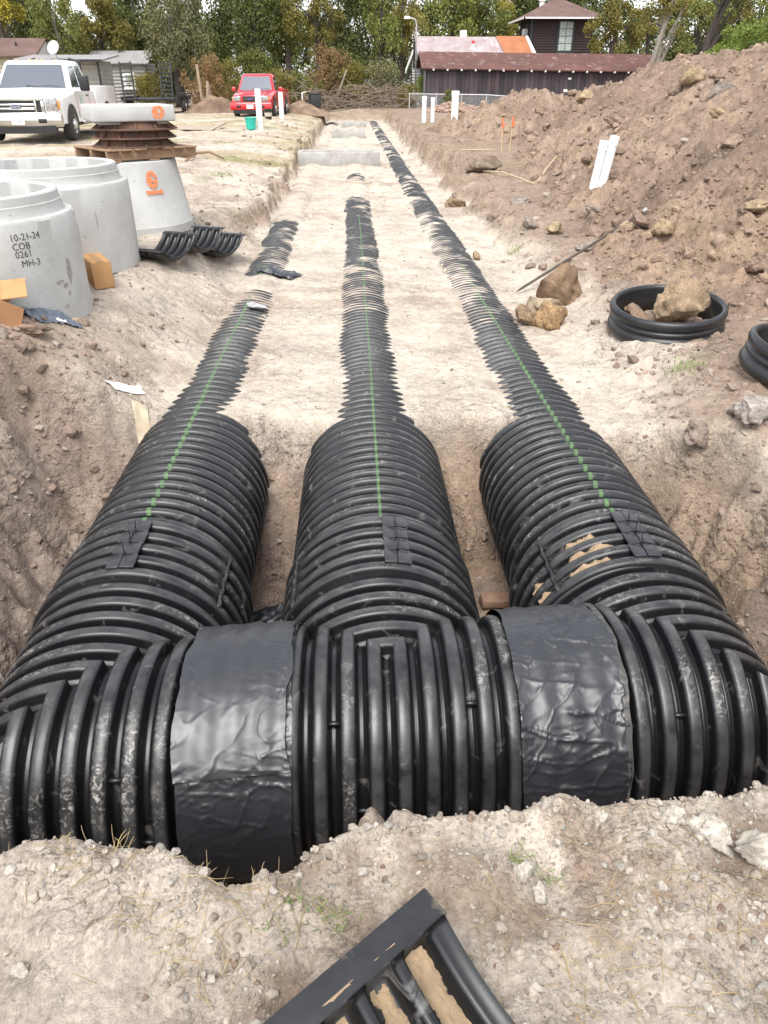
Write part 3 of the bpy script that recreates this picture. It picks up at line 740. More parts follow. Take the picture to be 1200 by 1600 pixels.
for i, (x, y, s) in enumerate([(3.1, 8.3, .3), (3.25, 8.0, .26), (2.75, 8.8, .24), (3.0, 9.6, .3), (2.6, 9.9, .26), (2.45, 10.6, .3), (3.6, 6.6, .28), (3.9, 7.4, .24), (3.4, 5.0, .26), (4.8, 10.2, .3), (5.6, 12.4, .36), (6.6, 14.8, .5), (5.1, 9.0, .26), (6.1, 10.9, .34), (4.2, 13.5, .32), (5.2, 16, .42), (7.1, 17.5, .55), (2.7, 12.5, .32), (4.4, 20, .4), (6.3, 22.5, .5), (3.3, 10.6, .24), (7.3, 12.8, .4)]):
    lump('heap_lump', (x, y, gz(x, y) + s * .12), s, [(.27, .195, .15), (.33, .25, .16), (.27, .225, .19)][i % 3], ('large lump of brown earth lying on the spoil heap', 'large yellowish lump of earth lying on the spoil heap', 'large greyish lump of earth lying on the spoil heap')[i % 3], 'clod', i, i * 1.3, group='large lumps on the spoil heap', sq=(1, 1, .75))
for i, (x, y, s, l) in enumerate([(.36, .90, .047, 'pale stone below the green sprig on the near bank'), (.335, .955, .052, 'grey-white stone between the green sprigs on the near bank'), (.77, 1.01, .10, 'largest rough stone at the right end of the near bank'),
                                  (.68, 1.05, .075, 'whitish flat stone near the crest at the right of the near bank'), (.845, .96, .11, 'broken pale chunk at the right edge of the near bank'), (-.66, .79, .045, 'pale pebble at the left edge of the near bank')]):
    lump('pale_stone', (x, y, gz(x, y) + s * .15), s, (.52, .47, .40), l, 'stone', i, i * .9, sq=(1, .85, .7))
lump('near_lump', (.02, 1.10, gz(.02, 1.10) + .01), .11, (.33, .27, .215), 'rounded brown lump at the crest of the near bank before the header pipe', 'clod', 3)
lump('near_lump', (.085, 1.10, gz(.085, 1.10) + .0), .10, (.41, .345, .285), 'paler rounded lump right of the brown one on the bank crest', 'clod', 2)
# ------------------------------------------------------------------ precast concrete, pallet, iron frames
M_CONC = pmat('pale_concrete', (.47, .47, .455), (.39, .385, .37), 3.2, .35, .7, rough=.9, spec=.25, c3=(.20, .195, .18), s3=42, lo3=.62, hi3=.70, bump=.35, bscale=45, bdist=.006, var=[(1.3, .88, 1.1)])
M_CONC2 = pmat('grey_concrete', (.40, .39, .365), (.30, .29, .27), 6, .35, .7, rough=.95, spec=.2, bump=.5, bscale=50, bdist=.006, var=[(2, .85, 1.1)])
M_INK = pmat('black_stencil_ink', (.03, .03, .03), (.12, .12, .115), 60, .45, .75, rough=.9)
M_ORANGE = pmat('orange_spray_paint', (.72, .19, .06), (.62, .28, .17), 40, .45, .8, rough=.85)
M_GOUGE = pmat('broken_concrete', (.25, .23, .20), (.36, .34, .31), 30, rough=1, bump=1, bscale=60, bdist=.01)
M_WOOD = pmat('weathered_pallet_wood', (.30, .19, .115), (.20, .125, .075), 9, .35, .7, rough=.9, bump=.4, bscale=50, stretch=(1, 1, 1), var=[(25, .8, 1.2)])
M_RUST = pmat('rusted_cast_iron', (.15, .075, .048), (.085, .06, .05), 8, .35, .7, rough=.85, metal=.15, bump=.4, bscale=60, bdist=.004, c3=(.17, .08, .04), s3=6, lo3=.55, hi3=.75)
M_CARD = pmat('brown_cardboard', (.47, .27, .125), (.40, .23, .105), 7, rough=.85, spec=.2)
M_CARD_IN = pmat('cardboard_inside', (.30, .15, .075), (.25, .125, .06), 7, rough=.9)
M_SHEET = pmat('blue_grey_plastic', (.07, .09, .125), (.12, .14, .17), 9, rough=.3, bump=.3, bscale=25)
M_PVC = pmat('white_pvc', (.80, .80, .78), (.70, .70, .67), 9, .4, .8, rough=.35)
M_STEEL = pmat('dull_steel_bar', (.10, .095, .09), (.16, .12, .09), 12, rough=.5, metal=.6)
def font_mesh(body, size):
    cu = bpy.data.curves.new('txt', 'FONT'); cu.body = body; cu.size = size; cu.resolution_u = 2
    o = bpy.data.objects.new('txt', cu); COL.objects.link(o); bpy.context.view_layer.update()
    me = bpy.data.meshes.new_from_object(o.evaluated_get(bpy.context.evaluated_depsgraph_get()))
    bpy.data.objects.remove(o); bpy.data.curves.remove(cu)
    V = np.array([v.co[:] for v in me.vertices]).reshape(-1, 3); F = [list(p.vertices) for p in me.polygons]; bpy.data.meshes.remove(me); return V, F
def curved(name, V, F, r, a0, z0, mat, parent, cone=0.0):
    """lay flat shapes round a cylinder (or cone) of radius r facing angle a0"""
    rr = r + .003 - cone * V[:, 1]; a = a0 + V[:, 0] / r
    W = np.stack([rr * np.cos(a), rr * np.sin(a), z0 + V[:, 1]], 1)
    me = bpy.data.meshes.new(name); me.from_pydata(W.tolist(), [], F); me.update(); return link(name, me, mat, parent)
def ring(cx, cy, h, label, seed):
    t = empty('concrete_ring', (cx, cy, gz(cx + .7, cy) - .01), 0, label, 'concrete pipe', 'precast manhole rings')
    n = 120; prof = [(.735, 0), (.735, h * .25), (.735, h * .5), (.735, h * .75), (.733, h - .02), (.722, h - .004), (.68, h), (.672, h + .012), (.664, h + .06), (.664, h + .07), (.656, h + .075), (.65, h + .125), (.638, h + .135), (.592, h + .135), (.585, h + .125), (.60, h * .5), (.605, .02), (.61, 0)]
    V = []; F = []
    for i in range(n):
        a = 2 * math.pi * i / n
        for j, (r, z) in enumerate(prof):
            q = .004 * float(vnoise(i * .35, j * .9, seed)) + (.010 * max(0, float(vnoise(i * .5, 3, seed + 1))) if j in (0, 1) else 0)
            if j == 0: q -= .02 * max(0, float(vnoise(i * .28, 8, seed + 2)) - .1)
            V.append(((r + q) * math.cos(a), (r + q) * math.sin(a), z + (.012 * max(0, float(vnoise(i * .4, 5, seed + 3))) if j < 1 else 0)))
    k = len(prof)
    for i in range(n):
        for j in range(k): F.append((i * k + j, ((i + 1) % n) * k + j, ((i + 1) % n) * k + (j + 1) % k, i * k + (j + 1) % k))
    m = MB(); m.v = V; m.f = F; m.build('ring_wall', M_CONC, t, auto=.6)
    return t
r1 = ring(-2.72, 5.58, .725, 'front concrete manhole ring with stencilled date and numbers', 951)
r2 = ring(-2.74, 7.19, .725, 'rear concrete manhole ring with a plain face behind the stencilled one', 961)
A1 = R_(-36)
for body, y, x in (('10-21-24', .61, -.125), ('COB', .555, -.12), ('0261', .505, -.112), ('MH-3', .445, -.085)):
    V, F = font_mesh(body, .062); V[:, 0] *= .95; curved('stencil_text', V + np.array([x, 0, 0]), F, .735, A1, y, M_INK, r1)
def blob(n, rx, ry, cx=0, cy=0, seed=0, wob=.2):
    a = np.linspace(0, 2 * np.pi, n, endpoint=False); r = 1 + wob * fbm(np.cos(a) * 2, np.sin(a) * 2, 1, 3, seed)
    V = np.stack([cx + rx * r * np.cos(a), cy + ry * r * np.sin(a), 0 * a], 1); return V, [list(range(n))]
V, F = blob(26, .03, .085, .30, .36, 5, .5); curved('broken_gouge', V, F, .735, A1, 0, M_GOUGE, r1)
for i, (x, y, rx) in enumerate([(.18, .30, .035), (.25, .21, .02), (.2, .13, .022), (.23, .27, .025)]):
    V, F = blob(16, rx, .014, x, y, 20 + i, .6); curved('broken_gouge', V, F, .735, A1, 0, M_GOUGE, r1)
for i, (x, y, rx, ry) in enumerate([(.14, .34, .004, .12), (.32, .45, .003, .09), (-.16, .5, .02, .006), (.02, .2, .003, .05)]):
    V, F = blob(20, rx, ry, x, y, 40 + i, .8); curved('hairline_crack', V, F, .735, R_(-64), 0, M_GOUGE, r2)
# cone section
ct = empty('concrete_cone', (-2.63, 9.30, gz(-2.0, 9.3) - .01), 0, 'tapered concrete manhole section with an orange sprayed emblem', 'concrete pipe')
MB().lathe([(.74, 0), (.74, .09), (.732, .10), (.62, .735), (.61, .745), (.50, .745), (.49, .73), (.60, .1), (.61, 0)], n=80, closed=True).build('cone_wall', M_CONC, ct, auto=.5)
def emblem(parent, place, s, seed):
    """sprayed emblem: a broken disc with a wave in it over a smudged bar of lettering"""
    def ann(a0, a1, r0, r1, n=16):
        a = np.linspace(a0, a1, n); w = 1 + .14 * fbm(np.cos(a) * 3, np.sin(a) * 3, 1, 2, seed)
        V = np.concatenate([np.stack([r1 * w * np.cos(a), r1 * w * np.sin(a), 0 * a], 1), np.stack([r0 * np.cos(a), r0 * np.sin(a), 0 * a], 1)]) * s
        return V, [[i, i + 1, n + i + 1, n + i] for i in range(n - 1)]
    for sh in (ann(.15, 1.5, .50, 1.0), ann(1.62, 3.0, .55, .96), ann(3.1, 4.55, .48, 1.0), ann(4.68, 6.25, .52, .97)): place('sprayed_emblem', *sh)
    V, F = blob(18, .38 * s, .22 * s, -.02, .12 * s, seed, .5); place('sprayed_emblem', V, F)
    V, F = blob(18, .5 * s, .12 * s, .06 * s, -.2 * s, seed + 1, .5); place('sprayed_emblem', V, F)
emblem(ct, lambda n, V, F: curved(n, V * np.array([.8, 1.05, 1]) + np.array([0, .56, 0]), F, .655, R_(-44), 0, M_ORANGE, ct, cone=.0) if False else curved(n, np.stack([V[:, 0] * .8, V[:, 1] * 1.05, V[:, 2]], 1), F, .655, R_(-46), .57, M_ORANGE, ct, cone=.177), .085, 71)
for i in range(5):
    V, F = blob(14, .02, .024, -.075 + i * .04, -.125, 90 + i, .6); curved('sprayed_lettering', V, F, .655, R_(-46), .57, M_ORANGE, ct, cone=.177)
V, F = blob(20, .003, .2, 0, 0, 99, .6); curved('hairline_crack', V, F, .66, R_(-66), .40, M_GOUGE, ct, cone=.177)
# pallet
PZ = ct.location.z + .747
pl = empty('wooden_pallet', (-2.43, 9.32, PZ), R_(40), 'brown wooden pallet balanced on the tapered concrete section', 'pallet')
for y in (-.40, 0, .40):
    MB().box((0, 0, 0), (1.05, .04, .09)).build('stringer', M_WOOD, pl, bevel=.004, loc=(0, y, .016 + .045))
for i in range(7):
    MB().box((0, 0, 0), (.125, .90 + .02 * (i % 3), .016)).build('deck_board', M_WOOD, pl, bevel=.003, loc=(-.46 + i * .153, random.uniform(-.01, .01), .106 + .0085))
for i in range(3):
    MB().box((0, 0, 0), (.11, .9, .015)).build('bottom_board', M_WOOD, pl, bevel=.003, loc=(-.44 + i * .44, 0, .0075))
z0 = PZ + .124
for i in range(3):
    h = .083; ro = (.455, .45, .46)[i]
    fr = empty('iron_frame', (-2.42 + .012 * i, 9.30, z0 + i * (h + .001)), i * .4, ('rusty cast iron manhole frame at the bottom of its stack', 'rusty cast iron manhole frame in the middle of its stack', 'rusty cast iron manhole frame under the square concrete collar')[i], 'manhole frame', 'stacked iron frames')
    MB().lathe([(ro, 0), (ro, .014), (.385, .018), (.355, h), (.315, h), (.315, h - .012), (.33, h - .014), (.345, .0), ], n=64, closed=True).build('frame_ring', M_RUST, fr, auto=.5)
    for a in range(12):
        b = MB(); b.prism([(.36, h - .006), (.385, .014), (ro - .006, .014)], -.006, .006, 'Y')
        b.build('gusset', M_RUST, fr, rot=(0, 0, a * math.pi / 6))
z0 += 3 * .084
cf = empty('concrete_collar', (-2.46, 9.32, z0), R_(24), 'square grey concrete collar with an orange sprayed mark on top of the iron frames', 'concrete collar')
def frame_box(mat, parent, w, d, h, t, name, bev=.012):
    m = MB(); o = [(-w/2, -d/2), (w/2, -d/2), (w/2, d/2), (-w/2, d/2)]; i_ = [(-w/2+t, -d/2+t), (w/2-t, -d/2+t), (w/2-t, d/2-t), (-w/2+t, d/2-t)]
    V = [(x, y, 0) for x, y in o] + [(x, y, h) for x, y in o] + [(x, y, 0) for x, y in i_] + [(x, y, h) for x, y in i_]; F = []
    for a in range(4):
        b = (a + 1) % 4; F += [(a, b, 4 + b, 4 + a), (8 + b, 8 + a, 12 + a, 12 + b), (4 + a, 4 + b, 12 + b, 12 + a), (b, a, 8 + a, 8 + b)]
    m.add(V, F); return m.build(name, mat, parent, bevel=bev)
frame_box(M_CONC, cf, .86, .86, .155, .10, 'collar_body', .016)
MB().box((0, 0, 0), (.70, .70, .03)).build('collar_gasket', M_CONC2, cf, loc=(0, 0, -.0135))
def flat_place(n, V, F):
    W = np.stack([V[:, 0] + .25, 0 * V[:, 0] - .434, V[:, 1] + .085], 1); me = bpy.data.meshes.new(n); me.from_pydata(W.tolist(), [], F); me.update(); link(n, me, M_ORANGE, cf)
emblem(cf, flat_place, .066, 81)
# concrete boxes standing in the trench
def curb(x, y, w, d, h, rz, label):
    t = empty('concrete_box', (x, y, -.44), rz, label, 'concrete box'); frame_box(M_CONC2, t, w, d, h, .13, 'box_wall', .012); return t
curb(-.35, 21.9, 2.15, 1.0, .34, .03, 'low grey concrete box standing across the middle of the trench')
curb(-.1, 33.3, 1.3, 1.1, .3, 0, 'small concrete box further down the trench behind the low wide one')
curb(.15, 41.5, 1.25, .8, .25, 0, 'farthest concrete slab near the end of the trench')
# ------------------------------------------------------------------ half couplings
M_MUDPAD = pmat('muddy_flange_plastic', (.014, .0142, .0165), (.03, .03, .032), 9, .4, .7, rough=.4, bump=.15, bscale=40, bdist=.003, c3=(.30, .24, .165), s3=10, lo3=.60, hi3=.78)
def half_coupling(label, M4, group='loose half couplings', arc=100, mud=False, n=4, pit=.098):
    t = empty('half_coupling', (0, 0, 0), 0, label, 'pipe coupling', group); t.matrix_world = M4
    R = .47; a = R_(arc / 2)
    st = corr(0, n, [(0, -.045), (.07, -.045), (.14, -.04), (.20, -.010), (.27, -.002), (.38, 0), (.62, 0), (.73, -.002), (.80, -.010), (.86, -.04), (.93, -.045)], pit)
    ph = np.linspace(-a, a, 44); t0 = .03
    Vo = []
    P = np.concatenate([[(-t0, -.045)], st, [(n * pit + t0, -.045)]])
    lay = []
    for off in (0, -.007):
        r = (R + P[:, 1] + off)[:, None]
        # ribs die into the flange at both long edges
        fade = np.clip((a - np.abs(ph)) / .055, 0, 1); fade = np.sqrt(fade)[None]
        r = (R - .045 + off) + (r - (R - .045 + off)) * fade
        V = np.stack([P[:, 0][:, None] - n * pit / 2 + 0 * ph[None], r * np.sin(ph)[None], r * np.cos(ph)[None] - R * math.cos(a)], -1); lay.append(V)
    V = np.concatenate([l.reshape(-1, 3) for l in lay]); ns, na = len(P), len(ph)
    F = grid_faces(ns, na); F2 = F[:, ::-1] + ns * na
    rim = []
    for j in range(na - 1):
        for i in (0, ns - 1): rim.append((i * na + j, i * na + j + 1, ns * na + i * na + j + 1, ns * na + i * na + j))
    for i in range(ns - 1):
        for j in (0, na - 1): rim.append((i * na + j, (i + 1) * na + j, ns * na + (i + 1) * na + j, ns * na + i * na + j))
    me = mesh_np('band_wall', V, np.concatenate([F, F2, np.array(rim)])); W = np.concatenate([np.tile(sst(-.006, 0, P[:, 1])[:, None], (1, na)).ravel()] * 2); wear_attr(me, W * .8)
    link('band_wall', me, M_HDPE, t)
    for s in (-1, 1):
        c = Vector((0, s * (R - .045) * math.sin(a), (R - .045) * math.cos(a) - R * math.cos(a)))
        f = MB().box((0, 0, 0), (n * pit + 2 * t0 + .02, .062, .006)).build('flange', M_MUDPAD if mud else M_PAD, t, bevel=.002)
        f.location = c + Vector((0, s * .028, .004)); f.rotation_euler = (s * R_(-6), 0, 0)
    if mud:
        for g_, (b0, b1, wd, dp) in ((.5, (.0, .70, 1.0, .004)), (1.5, (.12, .68, .75, .0)), (2.5, (.3, .69, .7, .0)), (3.5, (.0, .66, .8, .002)), (4.5, (.2, .6, .6, .0))):
            na2 = 90; aa = np.linspace(b0, b1, na2); yw = np.linspace(-1, 1, 13); A, Wd = np.meshgrid(aa, yw, indexing='ij')
            e = np.clip(np.minimum(A - b0, b1 - A) / .08, 0, 1) ** .6
            r = R - .0045 - dp - e * (.0055 + .009 * (fbm(A * 14, Wd * 1.5 + g_ * 7, 1.2, 4, 640) + .1))
            x = g_ * pit - n * pit / 2 + Wd * .027 * wd * np.clip(1 + 1.1 * fbm(A * 9, A * 0 + np.sign(Wd) * 3 + g_, 1, 4, 650, .6), .35, 1.25)
            P2 = np.stack([x, r * np.sin(A), r * np.cos(A) - R * math.cos(a)], -1).reshape(-1, 3)
            link('dried_mud', mesh_np('dried_mud', P2, grid_faces(na2, 13)), M_DUST, t)
        for i, (x, y, rx, ry) in enumerate([(-.12, .02, .05, .012), (.06, .028, .06, .008), (-.02, .01, .03, .006), (.15, .024, .025, .011), (.0, .03, .09, .005)]):
            V, F = blob(22, rx, ry, 0, 0, 660 + i, .9)
            me = bpy.data.meshes.new('dried_mud'); me.from_pydata((V * np.array([1, 1, -1]) + np.array([x, (R - .045) * math.sin(a) + .012 + y * .8, -.0315 + 0 * y])).tolist(), [], F); me.update(); link('dried_mud', me, M_DUST, t)
    return t
def place(x, y, z, rz, flip=False, tilt=(0, 0)):
    M = Matrix.Translation((x, y, z)) @ Matrix.Rotation(rz, 4, 'Z') @ Matrix.Rotation(tilt[0], 4, 'X') @ Matrix.Rotation(tilt[1], 4, 'Y')
    if flip: M = M @ Matrix.Rotation(math.pi, 4, 'X')
    return M
for (x, y, rz, l) in ((-1.84, 7.55, -.42, 'nearest of three black ribbed half couplings lying open by the concrete rings'), (-1.68, 8.22, -.40, 'middle of three black ribbed half couplings lying open by the concrete rings'), (-1.57, 8.92, -.45, 'farthest of three black ribbed half couplings lying open by the tapered section')):
    half_coupling(l, place(x, y, gz(x, y) + .165, rz, True, (.10, 0)) @ Matrix.Scale(.86, 4))
half_coupling('mud-caked black half coupling lying on the near bank at the bottom edge', place(.123, .406, gz(.0, .8) + .135, R_(218.3), True), arc=84, mud=True, n=5, pit=.085)
# ------------------------------------------------------------------ cut pipe rings on the right
def pipe_ring(x, y, z, tilt, label):
    t = empty('pipe_ring', (x, y, z), 0, label, 'pipe ring', 'cut rings of black pipe', rot=tilt); R = .45
    pr = [(R - .052, .0), (R - .02, .004), (R - .002, .03), (R + .002, .055), (R - .006, .085), (R - .026, .094), (R - .03, .105), (R - .012, .112), (R - .008, .125), (R - .012, .14), (R - .03, .146), (R - .03, .156), (R - .006, .165), (R, .19), (R - .004, .215), (R - .016, .228), (R - .03, .23), (R - .044, .225), (R - .05, .2), (R - .056, .1)]
    MB().lathe(pr, n=96, closed=True).build('ring_wall', M_HDPE2, t, smooth=True); return t
M_HDPE2 = pmat('black_ring_plastic', (.011, .0115, .013), (.024, .024, .026), 4, .4, .7, rough=.36, bump=.1, bscale=50, bdist=.003, c3=(.2, .16, .11), s3=3.5, lo3=.66, hi3=.8)
pipe_ring(2.52, 5.85, -.29, (R_(6), R_(-3), 0), 'black pipe ring lying on the bench with a clod inside')
pipe_ring(2.98, 4.55, -.26, (R_(9), R_(6), .5), 'black pipe ring cut off by the right edge of the picture')
lump('earth_clod', (2.36, 6.02, -.22), .30, (.28, .20, .145), 'dark clod behind the tan one inside the black pipe ring', k=0, sq=(1, 1, .6))
# steel bar
bp0, bp1 = Vector((1.66, 7.62, -.40)), Vector((3.40, 9.05, .12))
zb = [gz(*(bp0.lerp(bp1, t))[:2]) - bp0.lerp(bp1, t).z for t in (.0, .3, .5, .7, .9, 1)]
bp1.z += max(0, max(zb[2:])) + .05
t = empty('steel_bar', bp0, 0, 'long dark steel bar lying aslant up the foot of the spoil heap', 'bar')
d = bp1 - bp0; L_ = d.length; t.rotation_euler = d.to_track_quat('X', 'Z').to_euler()
MB().tube([(0, 0, 0), (.06, 0, 0), (.25, 0, 0), (L_ * .5, 0, -.004), (L_ - .1, 0, 0), (L_ - .03, 0, 0)], [.003, .012, .0145, .0145, .0145, .015], 10).build('shaft', M_STEEL, t, smooth=True)
MB().lathe([(0, 0), (.016, 0), (.034, .05), (.034, .062), (0, .062)], n=14, axis='X').build('chisel_head', pmat('pale_steel', (.35, .34, .32), rough=.45, metal=.5), t, loc=(L_ - .04, 0, 0))
# ------------------------------------------------------------------ cardboard and plastic by the rings
b = empty('cardboard_box', (-2.16, 6.47, gz(-2.16, 6.47)), R_(28), 'closed cardboard box at the foot of the rear concrete ring', 'box')
MB().box((0, 0, .105), (.16, .46, .21)).build('carton', M_CARD, b, bevel=.004)
MB().box((0, 0, 0), (.05, .462, .002)).build('packing_tape', pmat('brown_tape', (.36, .20, .09), rough=.4), b, loc=(0, 0, .2115))
zb = gz(-2.36, 4.75)
b = empty('open_cardboard_box', (-2.33, 4.74, zb - .02), 0, 'open cardboard box tipped over at the left edge of the picture', 'box', rot=(R_(8), R_(20), R_(24)))
def panel(nm, c, dm, mt, rot=(0, 0, 0)): return MB().box((0, 0, 0), dm).build(nm, mt, b, loc=c, rot=rot)
panel('side_panel', (-.15, 0, .0), (.42, .34, .006), M_CARD_IN); panel('side_panel', (-.15, 0, .20), (.42, .34, .006), M_CARD)
panel('side_panel', (-.15, -.17, .10), (.42, .006, .194), M_CARD); panel('side_panel', (-.15, .17, .10), (.42, .006, .194), M_CARD)
panel('back_panel', (-.357, 0, .10), (.006, .334, .194), M_CARD_IN)
panel('flap', (.12, -.20, .10), (.14, .006, .19), M_CARD_IN, (0, 0, R_(-28))); panel('flap', (.11, .21, .10), (.13, .006, .19), M_CARD, (0, 0, R_(32)))
panel('flap', (.125, 0, .225), (.15, .33, .006), M_CARD, (0, R_(-22), 0)); panel('flap', (.12, 0, -.02), (.14, .33, .006), M_CARD_IN, (0, R_(16), 0))
def crumple(name, x, y, w, d, h, seed, mat, label, cat, rz=0, n=46, lift=.01):
    u = np.linspace(-1, 1, n); U, V_ = np.meshgrid(u, u, indexing='ij')
    e = 1 + .25 * fbm(np.arctan2(V_, U), U * 0, 1.3, 3, seed)
    Xl, Yl = U * w / 2 * e, V_ * d / 2 * e; c, s = math.cos(rz), math.sin(rz)
    Xw, Yw = x + Xl * c - Yl * s, y + Xl * s + Yl * c
    q = fbm(Xl, Yl, 3.2 / max(w, d), 2, seed + 5); cr_ = (1 - np.abs(vnoise(Xl * 7 / w + 2 * q, Yl * 7 / w, seed + 7)) * 2)
    z = ground_h(Xw.ravel(), Yw.ravel())[0].reshape(Xw.shape) + lift + h * (1 - np.maximum(np.abs(U), np.abs(V_)) ** 3) * (.45 + q) + h * .35 * cr_ ** 3
    P = np.stack([Xw, Yw, z], -1).reshape(-1, 3); o0 = np.array([x, y, float(ground_h(np.array([x]), np.array([y]))[0][0])])
    o = link(name, mesh_np(name, P - o0, grid_faces(n, n)), mat); o.location = o0; return tag(o, label, cat)
crumple('plastic_sheet', -2.12, 5.0, .34, .42, .05, 41, M_SHEET, 'crumpled blue-grey plastic sheet beside the tipped cardboard box', 'plastic sheet', -.4)
M_PAPER = pmat('white_paper', (.75, .73, .70), (.62, .60, .55), 12, rough=.8)
crumple('paper_strip', -1.52, 4.68, .07, .24, .012, 42, M_PAPER, 'narrow white strip of paper on the sand left of the left run', 'paper', -.62, 14)
crumple('paper_scrap', -1.40, 4.50, .09, .20, .015, 43, pmat('tan_paper', (.50, .42, .31), (.42, .34, .24), 14, rough=.9), 'tan scrap hanging at the fill edge left of the left run', 'paper', .3, 14)
crumple('plastic_scrap', -.92, 7.0, .17, .10, .02, 44, pmat('clear_film', (.45, .45, .44), (.3, .3, .3), 20, rough=.3), 'small pale plastic scrap on top of the left run', 'plastic scrap', .2, 14, .055)
crumple('paper_scrap', -1.98, 5.02, .11, .09, .02, 46, M_PAPER, 'torn white scrap lying between the spoil and the front concrete ring', 'paper', .9, 12)
crumple('film_scrap', -.82, 8.55, .44, .28, .05, 45, pmat('dark_scrap_film', (.02, .023, .03), (.05, .055, .065), 12, rough=.35), 'torn black plastic film lying across the far part of the left run', 'plastic sheet', -.5, 40, .02)
crumple('film_scrap', -.47, 3.30, .50, .30, .07, 48, M_FILM, 'shiny black plastic bunched in the pit between left and middle runs', 'plastic sheet', .1, 40, .10)
o = MB().box((0, 0, 0), (.205, .10, .06)).build('clay_block', pmat('brown_brick', (.23, .13, .085), (.30, .20, .14), 14, rough=.95, bump=.6, bscale=40), bevel=.01, loc=(.83, 3.56, gz(.83, 3.56) + .045), rot=(0, R_(4), R_(4)))
tag(o, 'brown brick on the pit floor between middle and right runs', 'brick')
# ------------------------------------------------------------------ pvc risers, stakes, bucket, bins
def pvc(x, y, h, r, label, group, lean=(0, 0), cap=True):
    z = gz(x, y) - .12
    t = empty('pvc_riser', (x, y, z), 0, label, 'pvc pipe', group, rot=(lean[0], lean[1], 0))
    h += .12
    MB().lathe([(r, 0), (r, h - .06), (r * .99, h - .06), (r * .99, h), (r * .8, h), (r * .8, h - .2), (0, h - .2)], n=28).build('riser_pipe', M_PVC, t, auto=.6)
    if cap: MB().lathe([(r + .001, h - .11), (r * 1.11, h - .11), (r * 1.13, h - .02), (r * 1.05, h + .008), (0, h + .014)], n=28).build('end_cap', M_PVC, t, auto=.7)
    return t
pvc(-3.02, 27.8, 1.18, .10, 'white pvc riser behind the teal bucket before the red pickup', 'risers along the left bank', cap=False)
pvc(-2.98, 36.3, 1.02, .10, 'white pvc riser beside the red pickup rear wheel', 'risers along the left bank', cap=False)
pvc(2.83, 32.2, .88, .085, 'left of two slim white pvc risers before the chain-link fence', 'risers along the right bank')
pvc(3.18, 32.4, .86, .075, 'right of two slim white pvc risers before the chain-link fence', 'risers along the right bank')
pvc(3.22, 25.8, 1.0, .11, 'thick white pvc riser by the small spoil heap', 'risers along the right bank')
pvc(3.50, 11.55, .64, .058, 'left one of the white pvc pair leaning in the spoil heap', 'pair of pipes in the spoil heap', (R_(4), R_(6)))
pvc(3.612, 11.48, .60, .060, 'right one of the white pvc pair leaning in the spoil heap', 'pair of pipes in the spoil heap', (R_(4), R_(7)))
z = gz(-3.28, 27.6); bk = empty('bucket', (-3.3, 27.6, z), 0, 'teal plastic bucket beside the white riser', 'bucket')
M_TEAL = pmat('teal_plastic', (.03, .46, .36), (.02, .36, .29), 6, rough=.4)
MB().lathe([(0, .004), (.145, .004), (.15, 0), (.18, .32), (.195, .325), (.195, .35), (.178, .355), (.165, .33), (.14, .02), (0, .02)], n=32).build('pail', M_TEAL, bk, auto=.6)
MB().tube([(-.185 * math.cos(a), -.02 - .17 * math.sin(a) * .3, .335 - .13 * math.sin(a)) for a in np.linspace(0, math.pi, 12)], .006, 6).build('bail_handle', M_STEEL, bk, smooth=True)
M_STAKE = pmat('bare_lath', (.48, .36, .22), rough=.9); M_FLAG = pmat('fluorescent_orange', (.85, .16, .045), (.7, .14, .05), 20, rough=.7)
for (x, y, h, ln, l) in ((3.45, 18.7, .66, -.03, 'left of two orange-tipped marker stakes at the foot of the heap'), (3.62, 18.7, .70, .07, 'right of two orange-tipped marker stakes at the foot of the heap')):
    t = empty('marker_stake', (x, y, gz(x, y) - .05), 0, l, 'stake', 'orange marker stakes', rot=(0, ln, 0))
    MB().box((0, 0, .24), (.022, .012, .58)).build('lath', M_STAKE, t)
    crn = MB(); crn.box((0, 0, 0), (.03, .018, .2)); crn.box((.02, 0, -.06), (.03, .012, .12), Matrix.Rotation(.4, 3, 'Y')); crn.build('flagging', M_FLAG, t, loc=(0, 0, h - .02))
z = gz(-1.75, 46.3); tb = empty('rubbish_bin', (-2.0, 47.5, gz(-2.0, 47.5)), .3, 'black wheeled rubbish bin at the far end of the trench', 'bin')
M_BLK = pmat('black_moulded_plastic', (.02, .02, .022), rough=.45)
MB().box((0, 0, .48), (.52, .58, .92), taper=1.12).build('bin_body', M_BLK, tb, bevel=.03); MB().box((0, 0, .97), (.62, .68, .06)).build('bin_lid', M_BLK, tb, bevel=.02)
for s in (-1, 1): MB().lathe([(0, -.03), (.1, -.03), (.1, .03), (0, .03)], (s * .24, .3, .1), 16, 'X').build('wheel', M_BLK, tb)
t = empty('white_container', (-2.5, 46.9, gz(-2.5, 46.9)), .2, 'white plastic container with a tall handle beside the black bin', 'container')
MB().box((0, 0, .14), (.34, .28, .28)).build('tub', M_PVC, t, bevel=.03); MB().tube([(-.14, 0, .27), (-.17, 0, .7), (-.16, .05, .95), (.1, .1, 1.0)], .025, 8).build('handle', M_PVC, t, smooth=True)
t = empty('grease_bucket', (-3.45, 35.2, gz(-3.45, 35.2)), 0, 'small dark bucket between the red pickup and its near riser', 'bucket'); 
MB().lathe([(0, 0), (.13, 0), (.16, .38), (.17, .40), (.15, .4), (.12, .03), (0, .03)], n=24).build('pail', M_BLK, t, auto=.6); MB().lathe([(.152, .12), (.162, .26)], n=24).build('pail_label', pmat('buff_label', (.45, .42, .33), rough=.7), t)
